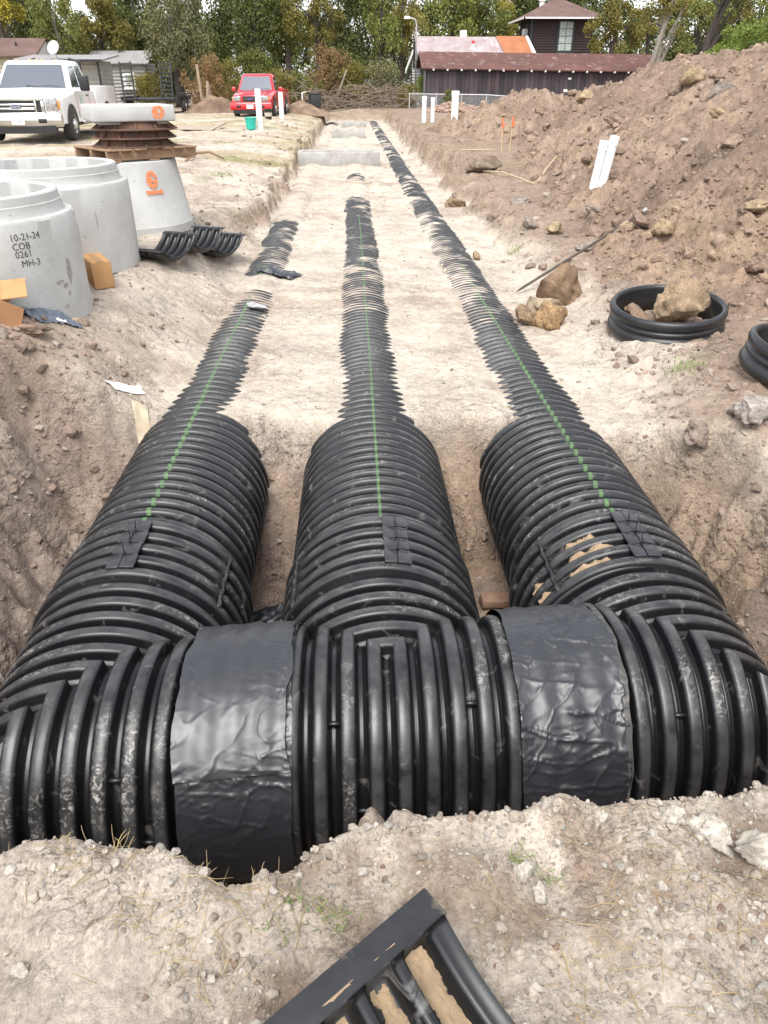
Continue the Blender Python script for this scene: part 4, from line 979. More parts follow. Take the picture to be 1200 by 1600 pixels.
# planks, hose and sticks on the left ground, sticks on the right
M_PLANK = pmat('grey_plank', (.38, .31, .25), (.30, .24, .19), 8, rough=.9)
o = MB().box((0, 0, 0), (1.9, .9, .02)).build('plywood_sheet', M_PLANK, bevel=.003, loc=(-5.6, 27.5, gz(-5.6, 27.5) + .05), rot=(R_(4), R_(1), .1)); tag(o, 'weathered plywood sheet lying flat left of the white risers', 'plywood')
o = MB().box((0, 0, 0), (.14, 1.1, .04)).build('loose_board', M_PLANK, bevel=.003, loc=(-4.4, 27.4, gz(-4.4, 27.4) + .09), rot=(R_(9), 0, -.35)); tag(o, 'loose tilted board at the right end of the plywood sheet', 'board')
def stick(nm, pts, r, label, cat, mat):
    P = [Vector((x, y, gz(x, y) + dz)) for x, y, dz in pts]; o0 = P[0].copy(); m = MB().tube([p - o0 for p in P], [r * (1 - .5 * i / len(P)) for i in range(len(P))], 6); o = m.build(nm, mat, smooth=True, loc=o0); return tag(o, label, cat)
M_TWIG = pmat('pale_root', (.52, .41, .28), (.40, .31, .2), 15, rough=.9)
stick('pale_root', [(2.55, 15.6, .03), (2.85, 15.2, .09), (3.1, 14.6, .07), (3.25, 14.2, .03)], .016, 'pale root lying below the marker stakes, left one of two', 'root', M_TWIG)
stick('pale_root', [(3.35, 14.3, .03), (3.6, 14.9, .1), (3.9, 15.4, .08), (4.1, 15.6, .05)], .016, 'pale root rising to the right below the marker stakes', 'root', M_TWIG)
stick('pale_root', [(2.6, 19.2, .03), (3.0, 19.0, .05), (3.3, 18.8, .03)], .02, 'short pale stick left of the marker stakes', 'stick', M_TWIG)
stick('curved_root', [(-3.35, 16.6, .02), (-3.3, 17.1, .1), (-3.0, 17.4, .14), (-2.7, 17.3, .06)], .035, 'curved brown root on the left ground above the half couplings', 'root', pmat('brown_root', (.25, .17, .11), rough=.9))
def tuft(x, y, n, sp, h, label):
    g = np.random.default_rng(int(x * 100 + y * 10) % 997); m = MB()
    for _ in range(n):
        px, py = x + g.normal() * sp, y + g.normal() * sp; a = g.uniform(0, 6.28); hh = h * g.uniform(.4, 1.2); p = Vector((px, py, gz(px, py) - .004)); d = Vector((math.cos(a), math.sin(a), 0)) * hh * g.uniform(.1, .7)
        s = Vector((-d.y, d.x, 0)).normalized() * .0025
        i = len(m.v); m.add([p - s, p + s, p + d * .5 + s * .7 + Vector((0, 0, hh * .7)), p + d * .5 - s * .7 + Vector((0, 0, hh * .7)), p + d + Vector((0, 0, hh))], [(0, 1, 2, 3), (3, 2, 4)])
    o = m.build('grass_tuft', M_BLADE); tag(o, label, 'grass')
tuft(2.32, 4.92, 170, .07, .045, 'small green grass tuft on the bench in front of the black pipe ring')
tuft(2.02, 9.6, 90, .06, .05, 'faint green tuft on the right bank above the big dark clod')
tuft(-2.5, 15.2, 150, .14, .07, 'green tuft at the edge of the left bank past the couplings')
# ------------------------------------------------------------------ pickups
M_GLASS = pmat('dark_window_glass', (.018, .03, .05), rough=.04, spec=1.0, coat=1.0)
M_GLASS.node_tree.nodes['Principled BSDF'].inputs['IOR'].default_value = 1.7
M_CHROME = pmat('chrome', (.62, .62, .62), (.5, .5, .5), 5, rough=.16, metal=1.0)
M_RUBBER = pmat('tyre_rubber', (.03, .029, .028), (.055, .05, .045), 12, rough=.85)
M_LENS = pmat('headlight_lens', (.36, .34, .32), (.12, .12, .12), 14, rough=.1, spec=1, coat=1.0)
M_AMBER = pmat('amber_lens', (.6, .25, .05), rough=.2, coat=1)
M_RIM = pmat('wheel_rim_silver', (.62, .62, .6), rough=.3, metal=.6)
M_PLATE = pmat('licence_plate', (.75, .75, .72), rough=.5); M_DARK = pmat('black_trim', (.012, .012, .013), rough=.5)
M_TXT = pmat('plate_letters', (.03, .04, .07), rough=.6)
def loft(m, secs, cap=True):
    n = len(secs[0]); V = [p for s in secs for p in s]; F = []
    for i in range(len(secs) - 1):
        for j in range(n): F.append((i * n + j, i * n + (j + 1) % n, (i + 1) * n + (j + 1) % n, (i + 1) * n + j))
    if cap: F += [tuple(range(n))[::-1], tuple((len(secs) - 1) * n + j for j in range(n))]
    return m.add(V, F)
def bsec(y, w, zb, zt, r=.07, tum=.03):
    return [(-w + tum * .3, y, zb), (-w, y, (zb + zt) / 2), (-w + tum, y, zt - r), (-w + tum + r * .9, y, zt), (0, y, zt + .02), (w - tum - r * .9, y, zt), (w - tum, y, zt - r), (w, y, (zb + zt) / 2), (w - tum * .3, y, zb)]
def quad_on(nm, P, mat, parent, off=.005, inset=0.0):
    P = [Vector(p) for p in P]; c = sum(P, Vector()) / len(P); nrm = (P[1] - P[0]).cross(P[2] - P[0]).normalized()
    Q = [c + (p - c) * (1 - inset) + nrm * off for p in P]
    Qb = [q - nrm * .012 for q in Q]; n = len(Q)
    m = MB(); m.add(Q + Qb, [tuple(range(n))] + [tuple(range(n, 2 * n))[::-1]] + [(i, n + i, n + (i + 1) % n, (i + 1) % n) for i in range(n)]); return m.build(nm, mat, parent)
def wheel(parent, x, y, r, wd, s, rim):
    m = MB().lathe([(r * .55, -wd / 2), (r * .8, -wd / 2), (r * .95, -wd / 2 + .02), (r, -wd / 2 + .06), (r, wd / 2 - .06), (r * .95, wd / 2 - .02), (r * .8, wd / 2), (r * .55, wd / 2)], n=36, axis='X', closed=True)
    o = m.build('wheel', M_RUBBER, parent, auto=.6, loc=(x, y, r))
    k = MB().lathe([(0, .02), (r * .2, .03), (r * .24, .0), (r * .45, -.04), (r * .55, -.01), (r * .6, .0), (r * .6, -.03)], n=30, axis='X')
    k.v = [(a * s, b, c) for a, b, c in k.v]; k.build('rim', rim, o, auto=.5, loc=(s * wd / 2, 0, 0))
    for i in range(6):
        a = i * math.pi / 3 + .3
        MB().lathe([(0, 0), (r * .09, 0), (r * .09, .006), (0, .006)], n=10, axis='X').build('rim_hole', M_DARK, o, loc=(s * (wd / 2 - .012), r * .4 * math.cos(a), r * .4 * math.sin(a)))
    return o
def pickup(D, label, paint, loc, rz):
    t = empty('pickup_truck', loc, rz, label, 'pickup truck')
    w, L = D['w'], D['L']; hf, hc, bz, rf = D['hf'], D['hc'], D['belt'], D['roof']; zb = D['zb']
    m = MB(); c0, c1, c2 = D['cowl'], D['cab_end'], D['bed0']
    loft(m, [bsec(.10, w * .86, zb + .12, hf - .10, .06), bsec(.16, w * .92, zb + .06, hf - .03, .08), bsec(.30, w * .955, zb, hf, .09), bsec(.75, w * .99, zb, hf + (hc - hf) * .5, .10), bsec(c0, w, zb, hc, .10), bsec(c0 + .15, w, zb, bz, .06), bsec(c1, w, zb, bz, .06)])
    m.build('body', paint, t, auto=.55)
    # hood: raised centre
    m = MB(); loft(m, [bsec(.20, w * .60, hf - .1, hf + .01, .03), bsec(.4, w * .62, hf - .1, hf + .045, .03), bsec(c0 - .05, w * .66, hc - .1, hc + .035, .03)]); m.build('hood', paint, t, auto=.6)
    # bed, open
    m = MB(); th = .07; bt = D['bed_z']
    for s in (-1, 1): m.box((s * (w - th / 2), (c2 + L) / 2, (zb + bt) / 2), (th, L - c2, bt - zb))
    m.box((0, L - th / 2, (zb + bt) / 2), (2 * w - 2 * th - .002, th, bt - zb)); m.box((0, c2 + th / 2, (zb + bt) / 2), (2 * w - 2 * th - .002, th, bt - zb)); m.box((0, (c2 + L) / 2, zb + .2), (2 * w - 2 * th - .004, L - c2 - 2 * th - .004, .1))
    m.build('cargo_bed', paint, t, bevel=.015)
    # cab
    wb, wt = w * .93, D['wt']; y0, y1, y2, y3 = c0 - .02, D['rf0'], D['rf1'], c1
    def cs(z, ya, yb, ww, r=.08):
        return [(-ww, yb - r, z), (-ww + r, yb, z), (ww - r, yb, z), (ww, yb - r, z), (ww, ya + r * 1.6, z), (ww - r * 1.2, ya + r * .35, z), (0, ya, z), (-ww + r * 1.2, ya + r * .35, z), (-ww, ya + r * 1.6, z)]
    m = MB(); mid = .93; zt = rf - .07
    loft(m, [cs(bz - .05, y0, y3, wb), cs(zt, y1, y2, wt), cs(rf - .02, y1 + .12, y2 - .05, wt - .05), cs(rf, y1 + .3, y2 - .2, wt - .2)]); m.build('cab', paint, t, auto=.6)
    def lerp3(a, b, k): return tuple(a[i] + (b[i] - a[i]) * k for i in range(3))
    def face(pb0, pb1, pt0, pt1, u0, u1, v0, v1):
        f = lambda u, v: lerp3(lerp3(pb0, pb1, u), lerp3(pt0, pt1, u), v); return [f(u0, v0), f(u1, v0), f(u1, v1), f(u0, v1)]
    # windshield bowed in three panes worth of glass
    bx, tx = wb - .096, wt - .096
    fr = [((-bx, y0 + .028, bz - .05), (-tx, y1 + .028, zt)), ((0, y0, bz - .05), (0, y1, zt)), ((bx, y0 + .028, bz - .05), (tx, y1 + .028, zt))]
    Vw = []
    for b_, t_ in fr:
        for v in (.10, .93):
            p = lerp3(b_, t_, v); Vw.append((p[0] * .985, p[1] - .012, p[2] + .004))
    m = MB(); m.add(Vw + [(x, y + .02, z) for x, y, z in Vw], [(0, 2, 3, 1), (2, 4, 5, 3), (6, 7, 9, 8), (8, 9, 11, 10), (0, 1, 7, 6), (4, 10, 11, 5), (1, 3, 9, 7), (3, 5, 11, 9), (0, 6, 8, 2), (2, 8, 10, 4)]); m.build('windshield', M_GLASS, t, auto=.6)
    for s in (-1, 1):
        m = MB(); pa = lerp3(fr[1][0], fr[1][1], .10)
        m.tube([(s * .05, y0 - .03, bz + .04), (s * .3 + .18, y0 - .02, bz + .075), (s * .3 + .42, y0 + .0, bz + .05)], .012, 6); m.build('wiper', M_DARK, t)
        pb0, pb1, pt0, pt1 = (s * wb, y0 + .13, bz - .05), (s * wb, y3 - .08, bz - .05), (s * wt, y1 + .13, zt), (s * wt, y2 - .08, zt)
        for (u0, u1) in D['side']:
            P = face(pb0, pb1, pt0, pt1, u0, u1, .14, .9)
            if s < 0: P = P[::-1]
            quad_on('side_window', P, M_GLASS, t, .006)
        # mirror
        mr = MB().box((0, 0, 0), D['mir']).build('side_mirror', D['mirmat'], t, bevel=.03, loc=(s * (w + D['mir'][0] * .55 + .06), c0 + .42, bz + D['mir'][2] * .35)); 
        MB().tube([(s * (-D['mir'][0] * .5 - .14), .0, -.08), (0, 0, -.06)], .022, 6).build('mirror_arm', M_DARK, mr)
        # door seams and handle
        for yy in (c0 + .18, D['door']):
            MB().box((0, 0, 0), (.004, .012, bz - zb - .12)).build('door_seam', M_DARK, t, loc=(s * (w + .0), yy, (bz + zb) / 2 + .02))
        MB().box((0, 0, 0), (.03, .16, .035)).build('door_handle', D['handle'], t, bevel=.01, loc=(s * (w + .005), D['door'] - .16, bz - .16))
        # wheels and arches
        for yy, fl in ((D['ax0'], 0), (D['ax1'], 1)):
            r = D['r']; n = 20; P = [(s * (w + .006), yy + (r + .075) * math.cos(a), max(zb - .002, r + (r + .075) * math.sin(a))) for a in np.linspace(0, math.pi, n)]
            if s < 0: P = P[::-1]
            quad_on('wheel_arch', P, M_DARK, t, .002)
            wheel(t, s * (w + .03 - D['tw'] / 2 + (.06 if fl and D.get('dual') else .0)), yy, r, D['tw'], s, M_RIM)
    # front
    fy = .10; gw, g0, g1 = D['gw'], D['g0'], D['g1']
    MB().box((0, fy - .01, (g0 + g1) / 2), (2 * gw, .05, g1 - g0)).build('grille_back', M_DARK, t)
    if D['chrome']:
        gr = empty  # frame of the grille: four bars of chrome
        m = MB(); ht = .06
        m.box((0, fy - .035, g1 - ht / 2), (2 * gw, .05, ht)); m.box((0, fy - .035, g0 + ht / 2), (2 * gw, .05, ht))
        for s in (-1, 1): m.box((s * (gw - .04), fy - .034, (g0 + g1) / 2), (.08, .05, g1 - g0 - 2 * ht - .002)); m.box((s * (gw - .21), fy - .032, (g0 + g1) / 2), (.05, .05, g1 - g0 - 2 * ht - .002))
        gf = m.build('grille_frame', M_CHROME, t, bevel=.012)
        for i in (1, 2):
            z = g0 + ht + (g1 - g0 - 2 * ht) * i / 3; MB().box((0, 0, 0), (2 * gw - .48, .04, .05)).build('grille_bar', M_CHROME, gf, bevel=.01, loc=(0, fy - .036, z))
        z = (g0 + g1) / 2
    else:
        m = MB()
        for i in range(4): m.box((0, fy - .037, g0 + (g1 - g0) * (i + .5) / 4), (2 * gw - .02, .012, .016))
        gf = m.build('grille_bar', pmat('grey_grille', (.09, .09, .09), rough=.5), t); z = (g0 + g1) / 2
    em = MB().lathe([(0, -.006), (1, -.006), (1, .006), (0, .006)], n=28, axis='Y').build('oval_emblem', pmat('emblem_blue_' + label[:3], (.03, .06, .20) if not D['chrome'] else (.10, .12, .2), rough=.25), t, loc=(0, fy - .068, z)); em.scale = (D['em'], 1, D['em'] * .42)
    V, F = font_mesh('Ford', .11 * D['em'] / .12); V = np.stack([V[:, 0] - V[:, 0].mean(), 0 * V[:, 0], V[:, 1] - V[:, 1].mean()], 1); me = bpy.data.meshes.new('emblem_lettering'); me.from_pydata(V.tolist(), [], F); me.update(); e2 = link('emblem_lettering', me, M_CHROME, t); e2.location = (0, fy - .077, z)
    for s in (-1, 1):
        hx0, hx1, h0, h1 = D['hl']
        MB().box((0, 0, 0), (hx1 - hx0, .10, h1 - h0)).build('headlight', M_LENS, t, bevel=.025, loc=(s * (hx0 + hx1) / 2, fy + .025, (h0 + h1) / 2), rot=(0, 0, s * .12))
        MB().box((0, 0, 0), (.06, .10, (h1 - h0) * .7)).build('turn_lamp', M_AMBER, t, bevel=.015, loc=(s * (hx1 + .015), fy + .07, (h0 + h1) / 2), rot=(0, 0, s * .5))
    b0, b1 = D['bp']; bw = D['bw']
    m = MB(); loft(m, [[(x, y + .06 * (abs(x) / bw) ** 3, zz) for (y, zz) in ((.12, b0 + .03), (-.03, b0), (-.075, b0 + .07), (-.075, b1 - .06), (-.04, b1), (.12, b1))] for x in np.linspace(-bw, bw, 9)]); m.build('front_bumper', M_CHROME if D['chrome'] else paint, t, auto=.6)
    for s in (-1, 1): MB().box((0, 0, 0), (.20, .03, .10)).build('fog_lamp', M_DARK, t, bevel=.02, loc=(s * bw * .58, -.065, (b0 + b1) / 2))
    MB().box((0, .05, b0 - .06), (bw * 1.7, .2, .16)).build('air_dam', M_DARK, t)
    p = MB().box((0, 0, 0), (.31, .012, .155)).build('licence_plate', M_PLATE, t, loc=(D['px'], -.084, (b0 + b1) / 2))
    V, F = font_mesh(D['plate'], .085); V = np.stack([(V[:, 0] - V[:, 0].mean()) * .8, 0 * V[:, 0] - .008, V[:, 1] - .03], 1); me = bpy.data.meshes.new('plate_lettering'); me.from_pydata(V.tolist(), [], F); me.update(); link('plate_lettering', me, M_TXT, p)
    MB().box((0, 0, 0), (2 * w * .9, .1, .16)).build('rear_bumper', M_CHROME, t, bevel=.02, loc=(0, L + .05, zb + .05))
    MB().box((0, 0, 0), (2 * w * .8, L * .8, .12)).build('chassis', M_DARK, t, loc=(0, L * .5, zb - .05))
    return t
M_WPAINT = pmat('white_car_paint', (.80, .80, .79), rough=.25, coat=.6); M_RPAINT = pmat('red_car_paint', (.58, .012, .022), (.48, .010, .018), 2, rough=.22, coat=.7)
gx = gz(-8.3, 22)
wt_ = pickup(dict(w=1.06, L=6.2, hf=1.02, hc=1.17, belt=1.19, roof=1.86, zb=.42, cowl=1.55, cab_end=3.65, bed0=3.72, bed_z=1.25, wt=.80, rf0=2.15, rf1=3.45, side=((.02, .42), (.47, .86)), mir=(.24, .14, .36), mirmat=M_DARK, door=2.95, handle=M_DARK,
                  ax0=1.05, ax1=4.9, r=.39, tw=.26, dual=True, gw=.68, g0=.62, g1=1.0, chrome=True, em=.13, hl=(.71, .98, .70, 1.0), bp=(.36, .64), bw=1.05, px=.02, plate='LJ5-0068'),
             'white pickup truck with a chrome grille parked behind the concrete rings', M_WPAINT, (-8.28, 21.1, gx), R_(2.6))
for i in range(5):
    MB().box((0, 0, 0), (.09, .06, .035)).build('roof_marker_lamp', M_AMBER, wt_, bevel=.012, loc=((-.52, -.16, 0, .16, .52)[i], 2.37, 1.858))
MB().box((0, 0, 0), (.004, .30, .20)).build('door_decal', pmat('green_decal', (.30, .50, .36), (.6, .7, .6), 12, rough=.5), wt_, loc=(1.064, 2.2, .93))
MB().box((0, 0, 0), (.08, 1.7, .06)).build('running_board', M_CHROME, wt_, bevel=.01, loc=(1.08, 2.7, .40))
for s in (-1, 1): MB().tube([(s * .75, 3.80, 1.2), (s * .75, 3.80, 1.86), (s * .45, 3.80, 1.92)], .03, 8).build('headache_rack', M_DARK, wt_)
MB().box((0, 0, 0), (1.5, .05, .06)).build('headache_rack', M_DARK, wt_, loc=(0, 3.80, 1.62))
gx = gz(-4.5, 39)
pickup(dict(w=.95, L=5.2, hf=.90, hc=1.03, belt=1.05, roof=1.74, zb=.36, cowl=1.35, cab_end=2.85, bed0=2.9, bed_z=1.10, wt=.70, rf0=1.88, rf1=2.75, side=((.04, .62), (.66, .9)), mir=(.18, .10, .17), mirmat=M_RPAINT, door=2.6, handle=M_DARK,
            ax0=.95, ax1=4.1, r=.36, tw=.24, gw=.36, g0=.62, g1=.84, chrome=False, em=.11, hl=(.45, .80, .62, .84), bp=(.28, .58), bw=.93, px=-.02, plate='BKV 183'),
       'small red pickup truck parked by the brush at the far left of the trench', M_RPAINT, (-4.52, 38.3, gx), R_(-5))
# ------------------------------------------------------------------ equipment trailer with its ramps up
tr = empty('equipment_trailer', (-10.0, 42.6, gz(-10, 42.6)), 0, 'black equipment trailer with two ladder ramps folded up', 'trailer')
MB().box((0, 1.6, .62), (2.6, 3.6, .10)).build('deck', M_DARK, tr, bevel=.01)
for s in (-1, 1):
    MB().box((0, 0, 0), (.08, 3.6, .18)).build('side_rail', M_DARK, tr, loc=(s * 1.36, 1.6, .66))
    MB().box((0, 0, 0), (.34, 1.7, .06)).build('fender', M_DARK, tr, bevel=.02, loc=(s * 1.46, 1.4, .86))
    for y in (1.0, 1.8): wheel(tr, s * 1.45, y, .34, .22, s, M_RIM)
    rp = MB(); 
    for q in (-1, 1): rp.box((q * .27, 0, .85), (.06, .08, 1.7))
    r_ = rp.build('ramp', M_DARK, tr, loc=(s * .92, -.3, .55), rot=(R_(-8), R_(s * 2), 0))
    for i in range(9): MB().box((0, 0, 0), (.48, .05, .05)).build('rung', M_DARK, r_, loc=(0, 0, .1 + i * .19))
for i, (x, y, h, rx, ry, l) in enumerate([(-8.2, 47.2, 2.25, .03, -.05, 'tallest weathered post leaning by the brush left of the red pickup'), (-7.95, 47.0, 1.5, 0, .10, 'short leaning post right of the tallest one by the brush'), (-7.75, 47.3, 1.3, .02, -.06, 'stubby post at the right of the leaning posts by the brush')]):
    o = MB().box((0, 0, h / 2), (.13, .11, h), taper=.9).build('old_post', pmat('silver_post_wood', (.33, .26, .19), (.25, .19, .14), 10, rough=.95) if i == 0 else MATS['silver_post_wood'], bevel=.01, loc=(x, y, gz(x, y) - .05), rot=(rx, ry, .3 * i)); tag(o, l, 'post', 'old posts by the brush')
# ------------------------------------------------------------------ buildings
def lines_mat(name, c1, c2, axis_, pitch, rough=.85, dirt=None, dist=.5):
    """courses too fine to build at this distance"""
    m = pmat(name, c1, c2, 1.2, .3, .7, rough=rough, c3=dirt, s3=2.5, lo3=.55, hi3=.8, spec=.2)
    n = m.node_tree.nodes; L = m.node_tree.links; b = n['Principled BSDF']
    geo = n.new('ShaderNodeNewGeometry'); sp = n.new('ShaderNodeSeparateXYZ'); L.new(geo.outputs['Position'], sp.inputs[0])
    md = n.new('ShaderNodeMath'); md.operation = 'PINGPONG'; md.inputs[1].default_value = pitch / 2; L.new(sp.outputs[axis_], md.inputs[0])
    bp = n.new('ShaderNodeBump'); bp.inputs['Strength'].default_value = 1; bp.inputs['Distance'].default_value = dist; L.new(md.outputs[0], bp.inputs['Height']); L.new(bp.outputs[0], b.inputs['Normal']); return m
M_BOARD = pmat('dark_barn_board', (.038, .032, .038), (.065, .05, .055), 3, .3, .7, rough=.9, objvar=.35, c3=(.13, .075, .07), s3=1.1, lo3=.55, hi3=.8, stretch=(1, 1, .25))
M_REDROOF = lines_mat('red_shingles', (.145, .066, .056), (.085, .05, .044), 1, .28, dirt=(.32, .26, .24), dist=.3)
M_GREYROOF = lines_mat('faded_diamond_shingles', (.36, .31, .31), (.27, .20, .20), 0, .35, dirt=(.55, .52, .52), dist=.12)
M_BROWNROOF = lines_mat('brown_shingles', (.12, .075, .065), (.17, .115, .10), 1, .25)
M_RUSTROOF = pmat('rusty_roof_sheet', (.36, .145, .06), (.28, .10, .045), 2, rough=.8)
M_SIDING = lines_mat('dark_red_siding', (.042, .031, .032), (.06, .043, .044), 2, .16)
M_WSIDING = lines_mat('white_siding', (.62, .62, .61), (.5, .5, .49), 2, .16, dirt=(.3, .3, .29))
M_CREAM = lines_mat('cream_siding', (.50, .46, .34), (.42, .38, .28), 2, .2)
M_GREYSID = lines_mat('grey_siding', (.36, .35, .32), (.27, .26, .24), 2, .2)
M_TRIM = pmat('white_trim', (.68, .67, .64), rough=.7); M_DGREEN = pmat('dark_green_trim', (.02, .035, .03), rough=.6)
M_TIN = lines_mat('tin_roof', (.26, .25, .25), (.34, .32, .31), 0, .3, rough=.5)
GB = .13
def roof_plane(parent, name, P, mat, th=.07):
    P = [Vector(p) for p in P]; n = (P[1] - P[0]).cross(P[2] - P[0]).normalized()
    if n.z < 0: P = P[::-1]; n = -n
    k = len(P); m = MB(); m.add([p for p in P] + [p - n * th for p in P], [tuple(range(k)), tuple(range(k, 2 * k))[::-1]] + [(i, k + i, k + (i + 1) % k, (i + 1) % k) for i in range(k)]); return m.build(name, mat, parent)
# long dark shed
sh = empty('long_shed', (4.75, 53, GB), 0, 'long dark board shed with a faded red shingle roof beyond the rubble', 'shed')
Ls, Ds, he = 14.6, 4.0, 2.14
MB().box((Ls / 2, Ds / 2 + .04, he / 2), (Ls - .02, Ds - .06, he - .02)).build('wall_core', M_DARK, sh)
nb = 54; bw = Ls / nb; bmesh_ = MB().box((0, 0, he / 2), (bw - .018, .03, he)).build('wall_board', M_BOARD, sh, loc=(bw / 2, 0, 0))
for i in range(1, nb):
    c = bmesh_.copy(); COL.objects.link(c); c.parent = sh; c.location = ((i + .5) * bw, random.uniform(-.012, .012), random.uniform(-.02, .02))
for i in range(14):
    c = bmesh_.copy(); COL.objects.link(c); c.parent = sh; c.rotation_euler = (0, 0, math.pi / 2); c.location = (-.016, .14 + i * bw, 0)
o_ = .35; rid = 3.1
roof_plane(sh, 'roof', [(-.35, -o_, he + .02), (Ls + .3, -o_, he + .02 - .18), (Ls + .3, Ds / 2, rid - .15), (-.35, Ds / 2, rid)], M_REDROOF)
roof_plane(sh, 'roof', [(-.35, Ds / 2 + .01, rid), (Ls + .3, Ds / 2 + .01, rid - .15), (Ls + .3, Ds + o_, he - .18), (-.35, Ds + o_, he)], M_REDROOF)
for i in range(17): MB().box((0, 0, 0), (.09, .30, .10)).build('rafter_tail', M_TRIM, sh, loc=(.4 + i * .87, -.19, he - .055 - i * .011))
MB().add([(-.03, 0, he - .05), (-.03, Ds, he - .05), (-.03, Ds / 2, rid - .08), (-.10, 0, he - .05), (-.10, Ds, he - .05), (-.10, Ds / 2, rid - .08)], [(0, 1, 2), (5, 4, 3), (0, 3, 4, 1), (1, 4, 5, 2), (2, 5, 3, 0)]).build('gable', M_BOARD, sh)
for (x, z, s) in ((11.2, 1.15, .32), (11.0, 1.0, .2), (13.1, 1.4, .14), (9.0, 1.6, .2), (8.8, .95, .25)): MB().box((0, 0, 0), (s, .01, s * .55)).build('peeled_patch', M_TRIM, sh, loc=(x, -.036, z))
MB().box((0, 0, 0), (.14, .14, he)).build('corner_post', pmat('post_grey', (.10, .10, .095), rough=.9), sh, loc=(-.12, -.1, he / 2))
# house behind: low wing and tower
hs_ = empty('brown_house', (4.9, 58.6, GB), 0, 'dark two-storey house with a hipped tower behind the long shed', 'house')
MB().box((3.7, 2.5, 1.45), (7.3, 4.8, 2.9)).build('wall', M_WSIDING, hs_)
roof_plane(hs_, 'roof', [(-.25, -.3, 2.85), (7.6, -.3, 2.85), (7.4, 2.4, 4.15), (-.35, 2.4, 4.2)], M_GREYROOF)
roof_plane(hs_, 'roof', [(-.35, 2.41, 4.2), (7.4, 2.41, 4.15), (7.6, 5.2, 2.85), (-.25, 5.2, 2.85)], M_GREYROOF)
MB().add([(-.02, 0, 2.8), (-.02, 4.9, 2.8), (-.02, 2.4, 4.1), (-.1, 0, 2.8), (-.1, 4.9, 2.8), (-.1, 2.4, 4.1)], [(0, 1, 2), (5, 4, 3), (0, 3, 4, 1), (1, 4, 5, 2), (2, 5, 3, 0)]).build('gable', M_WSIDING, hs_)
roof_plane(hs_, 'rusty_roof_patch', [(5.75, -.31, 2.93), (7.62, -.31, 2.93), (7.43, 2.37, 4.22), (5.35, 2.37, 4.22)], M_RUSTROOF, .03)
roof_plane(hs_, 'flashing', [(7.62, -.31, 2.93), (7.85, -.31, 2.96), (7.62, 2.37, 4.25), (7.44, 2.37, 4.22)], M_TRIM, .05)
v = MB().lathe([(0, 0), (.28, 0), (.26, .08), (.1, .14), (.1, .5), (0, .5)], n=16).build('roof_vent', M_TRIM, hs_, loc=(3.6, 1.0, 3.35)); MB().lathe([(.105, .35), (.105, .52), (0, .53)], n=14).build('vent_cap', pmat('red_cap', (.5, .04, .05), rough=.6), v)
MB().box((0, 0, 0), (.45, .45, .5)).build('chimney', M_TRIM, hs_, bevel=.04, loc=(3.1, 2.6, 4.3))
tx0, tx1, ty0, ty1, th0, th1 = 7.9, 12.0, 2.6, 6.6, 0, 5.35
MB().box(((tx0 + tx1) / 2 + .1, (ty0 + ty1) / 2, th1 / 2), (tx1 - tx0 + .2, ty1 - ty0, th1)).build('tower_wall', M_SIDING, hs_)
MB().box((0, 0, 0), (.14, .14, 3.2)).build('corner_board', M_DGREEN, hs_, loc=(tx0 + .0, ty0 - .03, 3.75))
cx, cy, oo, ez = (tx0 + tx1) / 2 + .1, (ty0 + ty1) / 2, .75, 5.38
E4 = [(tx0 - oo, ty0 - oo, ez - .08), (tx1 + .2 + oo, ty0 - oo, ez - .08), (tx1 + .2 + oo, ty1 + oo, ez - .08), (tx0 - oo, ty1 + oo, ez - .08)]; RG = [(cx - .3, cy, 6.55), (cx + .3, cy, 6.55)]
tw = roof_plane(hs_, 'tower_roof', [E4[0], E4[1], RG[1], RG[0]], M_BROWNROOF); roof_plane(hs_, 'tower_roof', [E4[1], E4[2], RG[1]], M_BROWNROOF); roof_plane(hs_, 'tower_roof', [E4[2], E4[3], RG[0], RG[1]], M_BROWNROOF); roof_plane(hs_, 'tower_roof', [E4[3], E4[0], RG[0]], M_BROWNROOF)
MB().box((0, 0, 0), (tx1 - tx0 + 1.5, .05, .10)).build('eave_board', M_TRIM, hs_, loc=(cx, ty0 - oo - .03, ez - .13)); MB().box((0, 0, 0), (.05, ty1 - ty0 + 1.4, .12)).build('eave_board', M_TRIM, hs_, loc=(tx0 - oo - .03, cy, ez - .13))
MB().lathe([(0, 0), (.2, 0), (.2, .7), (.27, .72), (.27, .95), (.15, 1.05), (0, 1.05)], n=14).build('flue', M_TRIM, hs_, loc=(cx - 1.0, cy + .6, 5.75))
def window(parent, x, y, z, w_, h_, nx, nz, frame, side=False):
    f = MB().box((0, 0, 0), (w_ + .24, .05, h_ + .24)).build('window', frame, parent, loc=(x, y, z), rot=(0, 0, math.pi / 2 if side else 0))
    MB().box((0, 0, 0), (w_ + .4, .14, .08)).build('sill', frame, f, loc=(0, -.05, -h_ / 2 - .15))
    for i in range(nx):
        for j in range(nz): MB().box((0, 0, 0), (w_ / nx - .04, .02, h_ / nz - .04)).build('pane', M_PANE, f, loc=(-w_ / 2 + (i + .5) * w_ / nx, -.03, -h_ / 2 + (j + .5) * h_ / nz))
    return f
M_PANE = pmat('curtained_pane', (.30, .34, .33), (.5, .53, .50), 6, rough=.1, coat=.6)
window(hs_, 10.35, ty0 - .03, 4.22, .95, 1.75, 2, 4, M_DGREEN)
window(hs_, tx0 - .03, ty0 + 1.5, 4.55, .8, .8, 1, 2, M_DGREEN, True)
MB().box((0, 0, 0), (.35, .6, .42)).build('air_conditioner', pmat('ac_white', (.55, .55, .53), rough=.6), hs_, bevel=.02, loc=(tx0 - .18, ty0 + 1.3, 4.5))
